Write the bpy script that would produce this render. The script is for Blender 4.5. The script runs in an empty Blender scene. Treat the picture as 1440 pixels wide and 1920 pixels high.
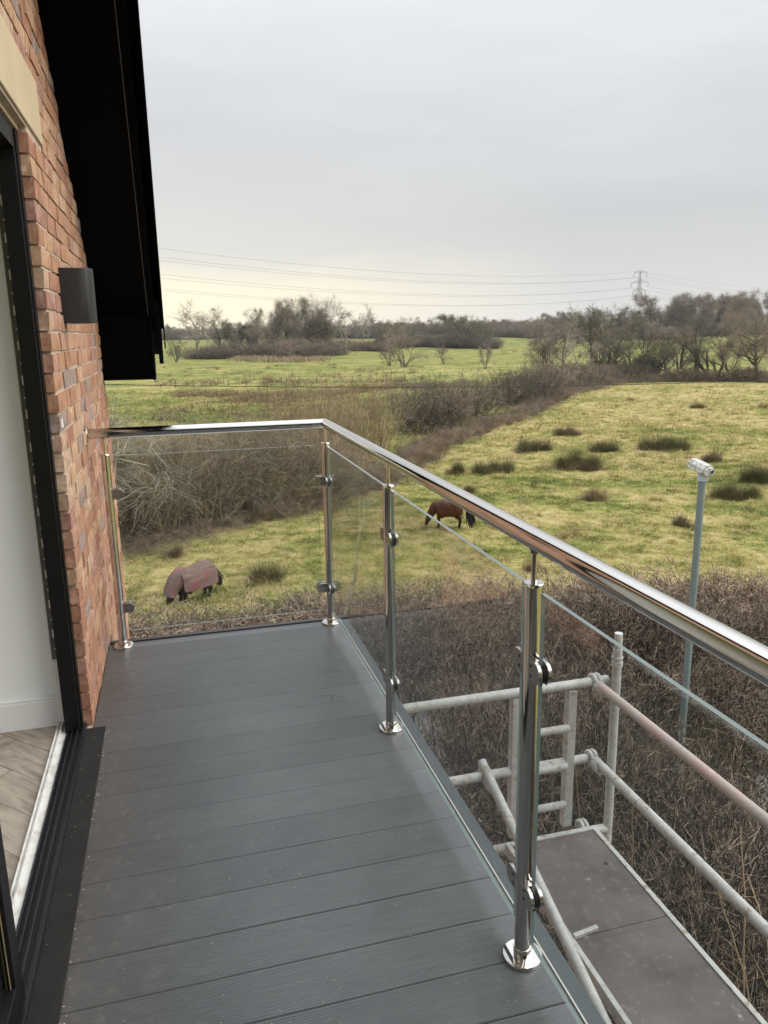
import bpy, math, random
import numpy as np
from mathutils import Vector, Matrix, noise
R = math.radians
rnd = random.Random(7)
rng = np.random.default_rng(11)
scn = bpy.context.scene
col = scn.collection

# ------------------------------------------------------------------ camera
CX, CY, CZ = -0.7533, -3.9236, 1.5483          # deck top is z = 0
YAW, PITCH, ROLL, FPX = 0.2648, 0.2281, -0.0152, 1441.1
fw = Vector((math.sin(YAW)*math.cos(PITCH), math.cos(YAW)*math.cos(PITCH), -math.sin(PITCH)))
rt = Vector((math.cos(YAW), -math.sin(YAW), 0))
up = rt.cross(fw)
r2 = math.cos(ROLL)*rt + math.sin(ROLL)*up
u2 = -math.sin(ROLL)*rt + math.cos(ROLL)*up
cam_d = bpy.data.cameras.new('camera')
cam = bpy.data.objects.new('camera', cam_d)
col.objects.link(cam)
M = Matrix((r2, u2, -fw)).transposed().to_4x4()
M.translation = Vector((CX, CY, CZ))
cam.matrix_world = M
cam_d.sensor_fit = 'VERTICAL'
cam_d.sensor_height = 36
cam_d.lens = FPX/1920*36
cam_d.clip_start = 0.02
cam_d.clip_end = 12000
scn.camera = cam

# ------------------------------------------------------------------ world, sun, exposure
scn.view_settings.view_transform = 'Standard'
scn.view_settings.look = 'None'
scn.view_settings.gamma = 1
scn.view_settings.exposure = 0.95
SUN_EL, SUN_AZ = R(38), R(105)                 # azimuth from +y towards +x
wd = bpy.data.worlds.new('World')
scn.world = wd
wd.use_nodes = True
nt = wd.node_tree
nt.nodes.clear()
def N(nt, t, **k):
    n = nt.nodes.new(t)
    for a, b in k.items():
        if a == 'inp':
            for i, v in b.items():
                n.inputs[i].default_value = v
        else:
            setattr(n, a, b)
    return n
def ramp(nt, fac, stops, interp='LINEAR'):
    n = nt.nodes.new('ShaderNodeValToRGB')
    n.color_ramp.interpolation = interp
    while len(n.color_ramp.elements) < len(stops):
        n.color_ramp.elements.new(0.5)
    for e, (p, c) in zip(n.color_ramp.elements, stops):
        e.position = p
        e.color = (*c, 1) if len(c) == 3 else c
    nt.links.new(fac, n.inputs[0])
    return n.outputs[0]
def math_n(nt, op, a, b=None, clamp=False):
    n = nt.nodes.new('ShaderNodeMath')
    n.operation = op
    n.use_clamp = clamp
    for i, v in enumerate((a, b)):
        if v is None: continue
        if isinstance(v, (int, float)): n.inputs[i].default_value = v
        else: nt.links.new(v, n.inputs[i])
    return n.outputs[0]
def mixc(nt, fac, a, b, mode='MIX'):
    n = nt.nodes.new('ShaderNodeMix')
    n.data_type = 'RGBA'
    n.blend_type = mode
    for s, v in ((n.inputs['Factor'], fac), (n.inputs[6], a), (n.inputs[7], b)):
        if isinstance(v, (int, float)): s.default_value = v
        elif isinstance(v, (tuple, list)): s.default_value = (*v, 1) if len(v) == 3 else v
        else: nt.links.new(v, s)
    return n.outputs[2]
sky = N(nt, 'ShaderNodeTexSky', sky_type='NISHITA', sun_disc=False, sun_elevation=SUN_EL, sun_rotation=SUN_AZ)
tc = N(nt, 'ShaderNodeTexCoord')
sep = N(nt, 'ShaderNodeSeparateXYZ')
nt.links.new(tc.outputs['Generated'], sep.inputs[0])
ez = math_n(nt, 'MULTIPLY', sep.outputs[2], 1.0)
mp = N(nt, 'ShaderNodeMapping'); mp.inputs['Scale'].default_value = (1.2, 1.2, 7)
nt.links.new(tc.outputs['Generated'], mp.inputs[0])
nz = N(nt, 'ShaderNodeTexNoise', inp={'Scale': 2.2, 'Detail': 6.0, 'Roughness': 0.55, 'Distortion': 0.4})
nt.links.new(mp.outputs[0], nz.inputs[0])
dz = math_n(nt, 'MULTIPLY', math_n(nt, 'SUBTRACT', nz.outputs[0], 0.5), 0.10)
ez2 = math_n(nt, 'ADD', ez, dz)
cool = ramp(nt, ez2, [(0.0, (.68, .67, .645)), (0.06, (.61, .61, .60)), (0.13, (.56, .568, .575)), (0.22, (.615, .625, .64)), (0.34, (.74, .755, .775)), (0.6, (1.15, 1.19, 1.24)), (1.0, (1.85, 1.9, 1.96))])
warm = ramp(nt, ez2, [(0.0, (1.12, .99, .68)), (0.05, (1.0, .905, .68)), (0.10, (.70, .685, .635)), (0.22, (.615, .625, .64)), (0.34, (.74, .755, .775)), (0.6, (1.15, 1.19, 1.24)), (1.0, (1.85, 1.9, 1.96))])
vd = N(nt, 'ShaderNodeVectorMath', operation='DOT_PRODUCT'); vd.inputs[1].default_value = (-0.20, 0.98, 0)
nt.links.new(tc.outputs['Generated'], vd.inputs[0])
wf = ramp(nt, vd.outputs['Value'], [(0.76, (0, 0, 0)), (0.98, (1, 1, 1))])
cloud = mixc(nt, wf, cool, warm)
bl = ramp(nt, nz.outputs[0], [(0.3, (.965, .965, .975)), (0.7, (1.03, 1.03, 1.02))])
cloud = mixc(nt, 1.0, cloud, bl, 'MULTIPLY')
SKS = 0.08
sc_ = N(nt, 'ShaderNodeVectorMath', operation='SCALE'); sc_.inputs['Scale'].default_value = 0.60/SKS
nt.links.new(cloud, sc_.inputs[0])
skc = mixc(nt, 0.97, sky.outputs[0], sc_.outputs[0])
bg = N(nt, 'ShaderNodeBackground'); bg.inputs[1].default_value = SKS
nt.links.new(skc, bg.inputs[0])
wo = N(nt, 'ShaderNodeOutputWorld')
nt.links.new(bg.outputs[0], wo.inputs[0])
sl = bpy.data.lights.new('sun', 'SUN')
sl.energy = 1.5
sl.angle = R(75)
sl.color = (1, .95, .87)
sun = bpy.data.objects.new('sun', sl)
col.objects.link(sun)
sd = Vector((math.sin(SUN_AZ)*math.cos(SUN_EL), math.cos(SUN_AZ)*math.cos(SUN_EL), math.sin(SUN_EL)))
sun.rotation_euler = (-sd).to_track_quat('-Z', 'Y').to_euler()
scn.cycles.max_bounces = 8
scn.cycles.transparent_max_bounces = 24
scn.cycles.glossy_bounces = 5

# ------------------------------------------------------------------ materials
def new_mat(name):
    m = bpy.data.materials.new(name)
    m.use_nodes = True
    nt = m.node_tree
    return m, nt, nt.nodes['Principled BSDF']
def simple(name, c, rough=.6, metal=0, spec=.5, var=0, vscale=5, bump=0, bscale=40, objrand=0, coord='Object'):
    m, nt, p = new_mat(name)
    p.inputs['Roughness'].default_value = rough
    p.inputs['Metallic'].default_value = metal
    p.inputs['Specular IOR Level'].default_value = spec
    tc = nt.nodes.new('ShaderNodeTexCoord')
    out = None
    if var:
        nz = N(nt, 'ShaderNodeTexNoise', inp={'Scale': vscale, 'Detail': 6.0, 'Roughness': .6})
        nt.links.new(tc.outputs[coord], nz.inputs[0])
        out = ramp(nt, nz.outputs[0], [(.3, tuple(x*(1-var) for x in c)), (.7, tuple(min(1, x*(1+var)) for x in c))])
    if objrand:
        oi = nt.nodes.new('ShaderNodeObjectInfo')
        g = ramp(nt, oi.outputs['Random'], [(0, (1-objrand,)*3), (1, (1+objrand,)*3)])
        out = mixc(nt, 1.0, out if out is not None else c, g, 'MULTIPLY')
    if out is not None: nt.links.new(out, p.inputs['Base Color'])
    else: p.inputs['Base Color'].default_value = (*c, 1)
    if bump:
        bz = N(nt, 'ShaderNodeTexNoise', inp={'Scale': bscale, 'Detail': 5.0})
        nt.links.new(tc.outputs[coord], bz.inputs[0])
        b = N(nt, 'ShaderNodeBump', inp={'Strength': bump, 'Distance': .01})
        nt.links.new(bz.outputs[0], b.inputs['Height'])
        nt.links.new(b.outputs[0], p.inputs['Normal'])
    return m
M_STEEL, nt, p = new_mat('polished_stainless')
p.inputs['Metallic'].default_value = 1
p.inputs['Base Color'].default_value = (.66, .64, .61, 1)
tc = nt.nodes.new('ShaderNodeTexCoord')
nz = N(nt, 'ShaderNodeTexNoise', inp={'Scale': 9.0, 'Detail': 8.0, 'Roughness': .7}); nt.links.new(tc.outputs['Object'], nz.inputs[0])
nt.links.new(ramp(nt, nz.outputs[0], [(.35, (.03,)*3), (.75, (.13,)*3)]), p.inputs['Roughness'])
M_STEELG = simple('glass_clamp_steel', (.55, .54, .52), rough=.22, metal=1)
M_RUBBER = simple('black_rubber', (.01, .01, .01), rough=.5)
M_BLACK = simple('black_aluminium', (.006, .006, .0065), rough=.45, spec=.25)
M_TRACK = simple('dark_sill_aluminium', (.011, .013, .015), rough=.38, var=.15, vscale=30)
M_SOFFIT = simple('black_upvc', (.0015, .0015, .0016), rough=.5, spec=.03)
M_LAMP = simple('black_powder_coat', (.014, .014, .015), rough=.55, bump=.15, bscale=300)
M_MAT = simple('black_damp_proof_felt', (.011, .010, .009), rough=.95, var=.4, vscale=14, bump=.4, bscale=220)
M_WHITE = simple('white_paint', (.82, .825, .82), rough=.5, var=.02, vscale=2)
M_WALLP = simple('white_plaster_wall', (.88, .90, .90), rough=.7, bump=.06, bscale=90)
M_SILLW, nt, p = new_mat('scuffed_white_sill')
tc = nt.nodes.new('ShaderNodeTexCoord'); nz = N(nt, 'ShaderNodeTexNoise', inp={'Scale': 14.0, 'Detail': 8.0, 'Roughness': .75}); nt.links.new(tc.outputs['Object'], nz.inputs[0])
nt.links.new(ramp(nt, nz.outputs[0], [(.30, (.16, .11, .08)), (.38, (.55, .51, .46)), (.5, (.72, .72, .70))]), p.inputs['Base Color']); p.inputs['Roughness'].default_value = .5
M_GALV = simple('perforated_bead_steel', (.12, .12, .12), rough=.45, metal=.3, var=.2, vscale=20)
M_TRIM = simple('grey_deck_trim', (.075, .092, .10), rough=.42, spec=.4)
M_TRIMW = simple('pale_trim_lip', (.62, .60, .57), rough=.4)
M_FASC = simple('dark_deck_fascia', (.030, .024, .024), rough=.4)
# deck boards
M_DECK, nt, p = new_mat('grey_composite_deck')
tc = nt.nodes.new('ShaderNodeTexCoord'); geo = nt.nodes.new('ShaderNodeNewGeometry')
oi = nt.nodes.new('ShaderNodeObjectInfo')
n1 = N(nt, 'ShaderNodeTexNoise', inp={'Scale': 2.3, 'Detail': 9.0, 'Roughness': .72, 'Distortion': .4}); nt.links.new(geo.outputs['Position'], n1.inputs[0])
mp = N(nt, 'ShaderNodeMapping'); mp.inputs['Scale'].default_value = (3, 90, 1); nt.links.new(geo.outputs['Position'], mp.inputs[0])
n2 = N(nt, 'ShaderNodeTexNoise', inp={'Scale': 2.0, 'Detail': 3.0}); nt.links.new(mp.outputs[0], n2.inputs[0])
c1 = ramp(nt, n1.outputs[0], [(.3, (.060, .067, .071)), (.7, (.098, .107, .112))])
c2 = ramp(nt, n2.outputs[0], [(.25, (.80,)*3), (.75, (1.18,)*3)])
cc = mixc(nt, 1.0, c1, c2, 'MULTIPLY')
g = ramp(nt, oi.outputs['Random'], [(0, (.9,)*3), (1, (1.1,)*3)])
cc = mixc(nt, 1.0, cc, g, 'MULTIPLY')
# dried muddy scuffs, mostly near the brickwork
n3 = N(nt, 'ShaderNodeTexNoise', inp={'Scale': 26.0, 'Detail': 9.0, 'Roughness': .7, 'Distortion': .5}); nt.links.new(geo.outputs['Position'], n3.inputs[0])
sx = N(nt, 'ShaderNodeSeparateXYZ'); nt.links.new(geo.outputs['Position'], sx.inputs[0])
near = math_n(nt, 'MULTIPLY', math_n(nt, 'SUBTRACT', -0.72, sx.outputs[0]), 0.32)
near = math_n(nt, 'MAXIMUM', near, 0.0)
sc1 = math_n(nt, 'ADD', n3.outputs[0], near)
f3 = ramp(nt, sc1, [(.60, (0, 0, 0)), (.66, (.07, .07, .07)), (.86, (.55, .55, .55))])
cc = mixc(nt, f3, cc, (.30, .29, .28))
brn = math_n(nt, 'MULTIPLY', math_n(nt, 'MAXIMUM', math_n(nt, 'SUBTRACT', -0.80, sx.outputs[0]), 0.0), 2.0, True)
cc = mixc(nt, brn, cc, (.085, .073, .069))
nt.links.new(cc, p.inputs['Base Color'])
nt.links.new(ramp(nt, n1.outputs[0], [(.3, (.26,)*3), (.7, (.38,)*3)]), p.inputs['Roughness'])
p.inputs['Specular IOR Level'].default_value = .6
# brick
M_BRICK, nt, p = new_mat('tumbled_red_brick')
geo = nt.nodes.new('ShaderNodeNewGeometry'); oi = nt.nodes.new('ShaderNodeObjectInfo')
at = N(nt, 'ShaderNodeAttribute', attribute_name='tone')
rv = math_n(nt, 'FRACT', math_n(nt, 'ADD', oi.outputs['Random'], at.outputs['Fac']))
base = ramp(nt, rv, [(0, (.42, .225, .14)), (.2, (.48, .29, .185)), (.38, (.38, .19, .125)), (.55, (.43, .24, .17)), (.7, (.49, .325, .23)), (.8, (.37, .20, .155)), (.90, (.32, .235, .20)), (.96, (.44, .255, .175))], 'CONSTANT')
mp = N(nt, 'ShaderNodeMapping'); mp.inputs['Scale'].default_value = (10, 42, 8); nt.links.new(geo.outputs['Position'], mp.inputs[0])
n1 = N(nt, 'ShaderNodeTexNoise', inp={'Scale': 1.5, 'Detail': 8.0, 'Roughness': .7, 'Distortion': .6}); nt.links.new(mp.outputs[0], n1.inputs[0])
cr = ramp(nt, n1.outputs[0], [(.32, (.42, .38, .36)), (.45, (.85, .84, .83)), (.55, (1.02, 1.06, 1.08)), (.66, (1.45, 1.8, 2.0))])
cc = mixc(nt, 1.0, base, cr, 'MULTIPLY')
n2 = N(nt, 'ShaderNodeTexNoise', inp={'Scale': 60.0, 'Detail': 6.0, 'Roughness': .8}); nt.links.new(geo.outputs['Position'], n2.inputs[0])
f2 = ramp(nt, n2.outputs[0], [(.60, (0, 0, 0)), (.72, (.6, .6, .6))])
cc = mixc(nt, f2, cc, (.58, .47, .38))
nt.links.new(cc, p.inputs['Base Color']); p.inputs['Roughness'].default_value = .9; p.inputs['Specular IOR Level'].default_value = .2
b = N(nt, 'ShaderNodeBump', inp={'Strength': .8, 'Distance': .004}); nt.links.new(n1.outputs[0], b.inputs['Height']); nt.links.new(b.outputs[0], p.inputs['Normal'])
M_MORTAR = simple('lime_mortar', (.46, .375, .30), rough=.95, var=.2, vscale=12, bump=.5, bscale=120)
M_STONE = simple('buff_stone_lintel', (.50, .40, .265), rough=.85, var=.07, vscale=3, bump=.15, bscale=80)
# oak floor
M_OAK, nt, p = new_mat('grey_oak_plank')
tc = nt.nodes.new('ShaderNodeTexCoord'); oi = nt.nodes.new('ShaderNodeObjectInfo')
add = N(nt, 'ShaderNodeVectorMath', operation='ADD'); nt.links.new(tc.outputs['Object'], add.inputs[0]); cx = N(nt, 'ShaderNodeCombineXYZ'); nt.links.new(math_n(nt, 'MULTIPLY', oi.outputs['Random'], 30.0), cx.inputs[1]); nt.links.new(cx.outputs[0], add.inputs[1])
mp = N(nt, 'ShaderNodeMapping'); mp.inputs['Scale'].default_value = (1.6, 9, 1); nt.links.new(add.outputs[0], mp.inputs[0])
n1 = N(nt, 'ShaderNodeTexNoise', inp={'Scale': 1.6, 'Detail': 5.0, 'Roughness': .6, 'Distortion': 1.8}); nt.links.new(mp.outputs[0], n1.inputs[0])
nt.links.new(ramp(nt, n1.outputs[0], [(.25, (.15, .12, .095)), (.45, (.28, .235, .19)), (.55, (.36, .31, .255)), (.75, (.42, .37, .31))]), p.inputs['Base Color']); p.inputs['Roughness'].default_value = .45
# glass
M_GLASS, nt, p = new_mat('clear_glass')
nt.nodes.remove(p)
tr = N(nt, 'ShaderNodeBsdfTransparent'); tr.inputs[0].default_value = (.955, .965, .958, 1)
gl = N(nt, 'ShaderNodeBsdfGlossy'); gl.inputs['Roughness'].default_value = .0
fr = N(nt, 'ShaderNodeFresnel'); gb = nt.nodes.new('ShaderNodeNewGeometry')
nt.links.new(math_n(nt, 'SUBTRACT', 1.5, math_n(nt, 'MULTIPLY', gb.outputs['Backfacing'], 1.5-1/1.5)), fr.inputs[0])
ms = N(nt, 'ShaderNodeMixShader')
nt.links.new(fr.outputs[0], ms.inputs[0]); nt.links.new(tr.outputs[0], ms.inputs[1]); nt.links.new(gl.outputs[0], ms.inputs[2]); nt.links.new(ms.outputs[0], nt.nodes['Material Output'].inputs[0])
M_GEDGE, nt, p = new_mat('glass_polished_edge')
p.inputs['Base Color'].default_value = (.16, .22, .215, 1); p.inputs['Roughness'].default_value = .15; p.inputs['Specular IOR Level'].default_value = .9
# scaffold
M_ALU, nt, p = new_mat('weathered_aluminium_tube')
geo = nt.nodes.new('ShaderNodeNewGeometry')
n1 = N(nt, 'ShaderNodeTexNoise', inp={'Scale': 16.0, 'Detail': 10.0, 'Roughness': .8}); nt.links.new(geo.outputs['Position'], n1.inputs[0])
n2 = N(nt, 'ShaderNodeTexNoise', inp={'Scale': 22.0, 'Detail': 7.0, 'Roughness': .6}); nt.links.new(geo.outputs['Position'], n2.inputs[0])
c1 = ramp(nt, n1.outputs[0], [(.3, (.31, .315, .30)), (.5, (.45, .455, .44)), (.7, (.58, .58, .565))])
f = ramp(nt, n2.outputs[0], [(.57, (0, 0, 0)), (.66, (1, 1, 1))])
nt.links.new(mixc(nt, f, c1, (.30, .25, .19)), p.inputs['Base Color']); p.inputs['Roughness'].default_value = .6; p.inputs['Metallic'].default_value = .1
M_RUST, nt, p = new_mat('pink_stained_tube')
geo = nt.nodes.new('ShaderNodeNewGeometry')
n1 = N(nt, 'ShaderNodeTexNoise', inp={'Scale': 7.0, 'Detail': 8.0, 'Roughness': .7}); nt.links.new(geo.outputs['Position'], n1.inputs[0])
nt.links.new(ramp(nt, n1.outputs[0], [(.3, (.33, .285, .26)), (.5, (.42, .365, .335)), (.6, (.46, .315, .275)), (.75, (.50, .475, .445))]), p.inputs['Base Color']); p.inputs['Roughness'].default_value = .7
M_PLY, nt, p = new_mat('brown_phenolic_ply')
geo = nt.nodes.new('ShaderNodeNewGeometry')
n1 = N(nt, 'ShaderNodeTexNoise', inp={'Scale': 3.0, 'Detail': 8.0, 'Roughness': .7}); nt.links.new(geo.outputs['Position'], n1.inputs[0])
n2 = N(nt, 'ShaderNodeTexNoise', inp={'Scale': 24.0, 'Detail': 6.0, 'Roughness': .55}); nt.links.new(geo.outputs['Position'], n2.inputs[0])
c1 = ramp(nt, n1.outputs[0], [(.3, (.070, .056, .054)), (.5, (.115, .093, .088)), (.7, (.155, .130, .122))])
f = ramp(nt, n2.outputs[0], [(.60, (0, 0, 0)), (.63, (.10, .10, .10)), (.70, (.12, .12, .12)), (.73, (.8, .8, .8))])
nt.links.new(mixc(nt, f, c1, (.42, .40, .37)), p.inputs['Base Color']); p.inputs['Roughness'].default_value = .55
M_SPECK = simple('pale_sawdust', (.62, .58, .48), rough=.9)
M_CCTV = simple('lichened_white_housing', (.46, .46, .42), rough=.8, var=.6, vscale=16)
M_CAP = simple('clean_grey_cap', (.52, .56, .60), rough=.5)
M_POLE = simple('grey_green_pole', (.17, .215, .205), rough=.55, var=.12, vscale=3)
M_LENS = simple('dark_lens', (.01, .01, .01), rough=.1)
M_PYL = simple('galvanised_lattice', (.16, .16, .165), rough=.7)
M_WIRE = simple('grey_conductor', (.14, .14, .145), rough=.7)
M_CABLE = simple('black_cable', (.012, .012, .012), rough=.6)
M_POST = simple('weathered_fence_post', (.13, .105, .08), rough=.95, var=.3, vscale=4)
M_GRAVEL = simple('pale_gravel_yard', (.38, .38, .365), rough=.95, var=.25, vscale=3, bump=.6, bscale=40)
M_TILE = simple('black_slate_tile', (.002, .002, .002), rough=.6, spec=.04)
M_SHED = simple('grey_shed_boards', (.20, .19, .18), rough=.9)
def bark(name, c, c2, vs=1.5, lo=.35, hi=.65):
    m, nt, p = new_mat(name)
    geo = nt.nodes.new('ShaderNodeNewGeometry'); oi = nt.nodes.new('ShaderNodeObjectInfo')
    n1 = N(nt, 'ShaderNodeTexNoise', inp={'Scale': vs, 'Detail': 4.0, 'Roughness': .6}); nt.links.new(geo.outputs['Position'], n1.inputs[0])
    cc = ramp(nt, n1.outputs[0], [(lo, c), (hi, c2)])
    g = ramp(nt, oi.outputs['Random'], [(0, (.78, .80, .8)), (1, (1.22, 1.2, 1.2))])
    nt.links.new(mixc(nt, 1.0, cc, g, 'MULTIPLY'), p.inputs['Base Color'])
    p.inputs['Roughness'].default_value = .9; p.inputs['Specular IOR Level'].default_value = .15
    return m
B_HEDGE = bark('hedge_stem_bark', (.050, .040, .032), (.12, .096, .072), 2.5)
B_HTIP = bark('hedge_twig', (.10, .07, .05), (.56, .44, .33), 7, .42, .62)
B_BRAM = bark('bramble_cane', (.14, .105, .076), (.30, .235, .172), 1.2)
B_WILL = bark('willow_stem', (.17, .13, .075), (.34, .265, .165), 1.2)
B_GREY = bark('grey_twig', (.115, .098, .072), (.27, .235, .18), .8)
B_TREE = bark('tree_bark', (.060, .052, .038), (.125, .110, .082), .3)
B_PALE = bark('pale_lichened_bark', (.24, .21, .165), (.40, .36, .29), .8)
B_BRTW = bark('brown_crown_twig', (.21, .17, .13), (.30, .25, .19), .1)
B_OLTW = bark('olive_crown_twig', (.14, .13, .08), (.20, .18, .12), .1)
B_DEAD = bark('dead_grass_stalk', (.24, .18, .11), (.40, .31, .20), 1.2)
B_RUSH = bark('rush_blade', (.065, .074, .030), (.19, .17, .08), 5)
B_RUSHB = bark('brown_rush_blade', (.15, .115, .065), (.24, .18, .10), .8)
B_LEAF = bark('ivy_leaf', (.020, .035, .012), (.05, .075, .025), 2)
B_HOLLY = bark('holly_leaf', (.018, .035, .022), (.035, .06, .04), 1)
def meadow(name, grass):
    m, nt, p = new_mat(name)
    geo = nt.nodes.new('ShaderNodeNewGeometry')
    at = N(nt, 'ShaderNodeAttribute', attribute_name='straw', attribute_type='INSTANCER' if grass else 'GEOMETRY')
    def nz(s, d=5.0, r=.6):
        n = N(nt, 'ShaderNodeTexNoise', inp={'Scale': s, 'Detail': d, 'Roughness': r}); nt.links.new(geo.outputs['Position'], n.inputs[0]); return n.outputs[0]
    a = math_n(nt, 'MULTIPLY', math_n(nt, 'SUBTRACT', nz(.16), .5), 1.5)
    b = math_n(nt, 'MULTIPLY', math_n(nt, 'SUBTRACT', nz(1.1), .5), 1.5)
    s = math_n(nt, 'ADD', math_n(nt, 'ADD', a, b), at.outputs['Fac'])
    if grass:
        oi = nt.nodes.new('ShaderNodeObjectInfo')
        s = math_n(nt, 'ADD', s, math_n(nt, 'MULTIPLY', math_n(nt, 'SUBTRACT', oi.outputs['Random'], .5), 1.0))
        k = 1.22
    else:
        s = math_n(nt, 'ADD', s, math_n(nt, 'MULTIPLY', math_n(nt, 'SUBTRACT', nz(6., 6., .7), .5), 1.7))
        k = 1.0
    cr = ramp(nt, s, [(0.0, tuple(k*x for x in (.080, .110, .024))), (.34, tuple(k*x for x in (.170, .190, .050))), (.60, tuple(k*x for x in (.31, .275, .095))), (.95, tuple(k*x for x in (.44, .355, .180)))])
    fl = ramp(nt, nz(2.6, 7.0, .75), [(.60, (0, 0, 0)), (.70, (.55, .55, .55))])
    cr = mixc(nt, fl, cr, (.21, .165, .09))
    fl2 = ramp(nt, nz(.9, 8.0, .7), [(.56, (0, 0, 0)), (.68, (.6, .6, .6))])
    cr = mixc(nt, fl2, cr, (.085, .115, .030))
    nt.links.new(cr, p.inputs['Base Color'])
    p.inputs['Roughness'].default_value = .95; p.inputs['Specular IOR Level'].default_value = .1
    if not grass:
        bz = N(nt, 'ShaderNodeTexNoise', inp={'Scale': 7.0, 'Detail': 7.0, 'Roughness': .7}); nt.links.new(geo.outputs['Position'], bz.inputs[0])
        b = N(nt, 'ShaderNodeBump', inp={'Strength': .9, 'Distance': .10}); nt.links.new(bz.outputs[0], b.inputs['Height']); nt.links.new(b.outputs[0], p.inputs['Normal'])
    return m
M_GROUND = meadow('meadow_ground', False)
M_GRASS = meadow('grass_tuft', True)

# ------------------------------------------------------------------ helpers
def tag(o, label=None, cat=None, group=None, kind=None):
    if label: o['label'] = label
    if cat: o['category'] = cat
    if group: o['group'] = group
    if kind: o['kind'] = kind
    return o
def empty(name, loc, label, cat, group=None, rz=0):
    o = bpy.data.objects.new(name, None)
    o.location = loc; o.rotation_euler = (0, 0, rz); o.empty_display_size = .2
    col.objects.link(o)
    return tag(o, label, cat, group)
def link(name, me, parent=None, loc=(0, 0, 0), rz=0, scale=None, rot=None):
    o = bpy.data.objects.new(name, me)
    col.objects.link(o)
    if parent: o.parent = parent
    o.location = loc
    o.rotation_euler = rot if rot is not None else (0, 0, rz)
    if scale is not None: o.scale = (scale,)*3 if isinstance(scale, (int, float)) else scale
    return o
class MB:
    def __init__(s): s.v = []; s.f = []; s.m = []; s.sm = []
    def box(s, x0, x1, y0, y1, z0, z1, mi=0):
        b = len(s.v)
        s.v += [(x, y, z) for z in (z0, z1) for y in (y0, y1) for x in (x0, x1)]
        for q in ((0, 2, 3, 1), (4, 5, 7, 6), (0, 1, 5, 4), (2, 6, 7, 3), (0, 4, 6, 2), (1, 3, 7, 5)):
            s.f.append([b+i for i in q]); s.m.append(mi); s.sm.append(False)
        return s
    def obox(s, c, ax, ay, az, mi=0):
        c, ax, ay, az = map(Vector, (c, ax, ay, az)); b = len(s.v)
        s.v += [tuple(c+sx*ax+sy*ay+sz*az) for sz in (-1, 1) for sy in (-1, 1) for sx in (-1, 1)]
        for q in ((0, 2, 3, 1), (4, 5, 7, 6), (0, 1, 5, 4), (2, 6, 7, 3), (0, 4, 6, 2), (1, 3, 7, 5)):
            s.f.append([b+i for i in q]); s.m.append(mi); s.sm.append(False)
        return s
    def tube(s, pts, rad, n=16, cap=True, mi=0, smooth=True):
        pts = [Vector(p) for p in pts]
        if isinstance(rad, (int, float)): rad = [rad]*len(pts)
        b = len(s.v); ref = None
        for i, p in enumerate(pts):
            t = (pts[min(i+1, len(pts)-1)]-pts[max(i-1, 0)]).normalized()
            if ref is None: ref = t.orthogonal().normalized()
            a = (ref-ref.dot(t)*t).normalized(); ref = a; c = t.cross(a)
            s.v += [tuple(p+rad[i]*(math.cos(2*math.pi*k/n)*a+math.sin(2*math.pi*k/n)*c)) for k in range(n)]
        for i in range(len(pts)-1):
            for k in range(n):
                k2 = (k+1) % n
                s.f.append([b+i*n+k, b+i*n+k2, b+(i+1)*n+k2, b+(i+1)*n+k]); s.m.append(mi); s.sm.append(smooth)
        if cap:
            s.f.append([b+k for k in reversed(range(n))]); s.m.append(mi); s.sm.append(False)
            s.f.append([b+(len(pts)-1)*n+k for k in range(n)]); s.m.append(mi); s.sm.append(False)
        return s
    def prism(s, poly, d, mi=0, smooth=False):
        # poly: 3D points (planar), d: extrusion vector
        n = len(poly); b = len(s.v); d = Vector(d)
        s.v += [tuple(Vector(p)) for p in poly]+[tuple(Vector(p)+d) for p in poly]
        s.f.append([b+i for i in reversed(range(n))]); s.m.append(mi); s.sm.append(False)
        s.f.append([b+n+i for i in range(n)]); s.m.append(mi); s.sm.append(False)
        for i in range(n):
            j = (i+1) % n
            s.f.append([b+i, b+j, b+n+j, b+n+i]); s.m.append(mi); s.sm.append(smooth)
        return s
    def mesh(s, name, *mats, fix=True):
        me = bpy.data.meshes.new(name)
        me.from_pydata(s.v, [], s.f)
        for m in mats: me.materials.append(m)
        me.polygons.foreach_set('material_index', s.m)
        me.polygons.foreach_set('use_smooth', s.sm)
        if fix:
            import bmesh
            bm = bmesh.new(); bm.from_mesh(me); bmesh.ops.recalc_face_normals(bm, faces=bm.faces); bm.to_mesh(me); bm.free()
        me.update()
        if any(s.sm): me.set_sharp_from_angle(angle=R(38))
        return me
    def build(s, name, *mats, parent=None, **k):
        return link(name, s.mesh(name, *mats), parent, **k)
def bevel(o, w=.003, seg=2):
    m = o.modifiers.new('bevel', 'BEVEL'); m.width = w; m.segments = seg; m.limit_method = 'ANGLE'
    return o
def np_mesh(name, v, f, mats, mi=None, smooth=False):
    me = bpy.data.meshes.new(name)
    f = np.asarray(f, dtype=np.int32); k = f.shape[1]
    me.vertices.add(len(v)); me.vertices.foreach_set('co', np.asarray(v, dtype=np.float32).ravel())
    me.loops.add(f.size); me.loops.foreach_set('vertex_index', f.ravel())
    me.polygons.add(len(f)); me.polygons.foreach_set('loop_start', np.arange(len(f), dtype=np.int32)*k)
    for m in mats: me.materials.append(m)
    if mi is not None: me.polygons.foreach_set('material_index', np.asarray(mi, dtype=np.int32))
    me.update(calc_edges=True)
    me.polygons.foreach_set('use_smooth', np.full(len(f), smooth))
    return me
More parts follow.
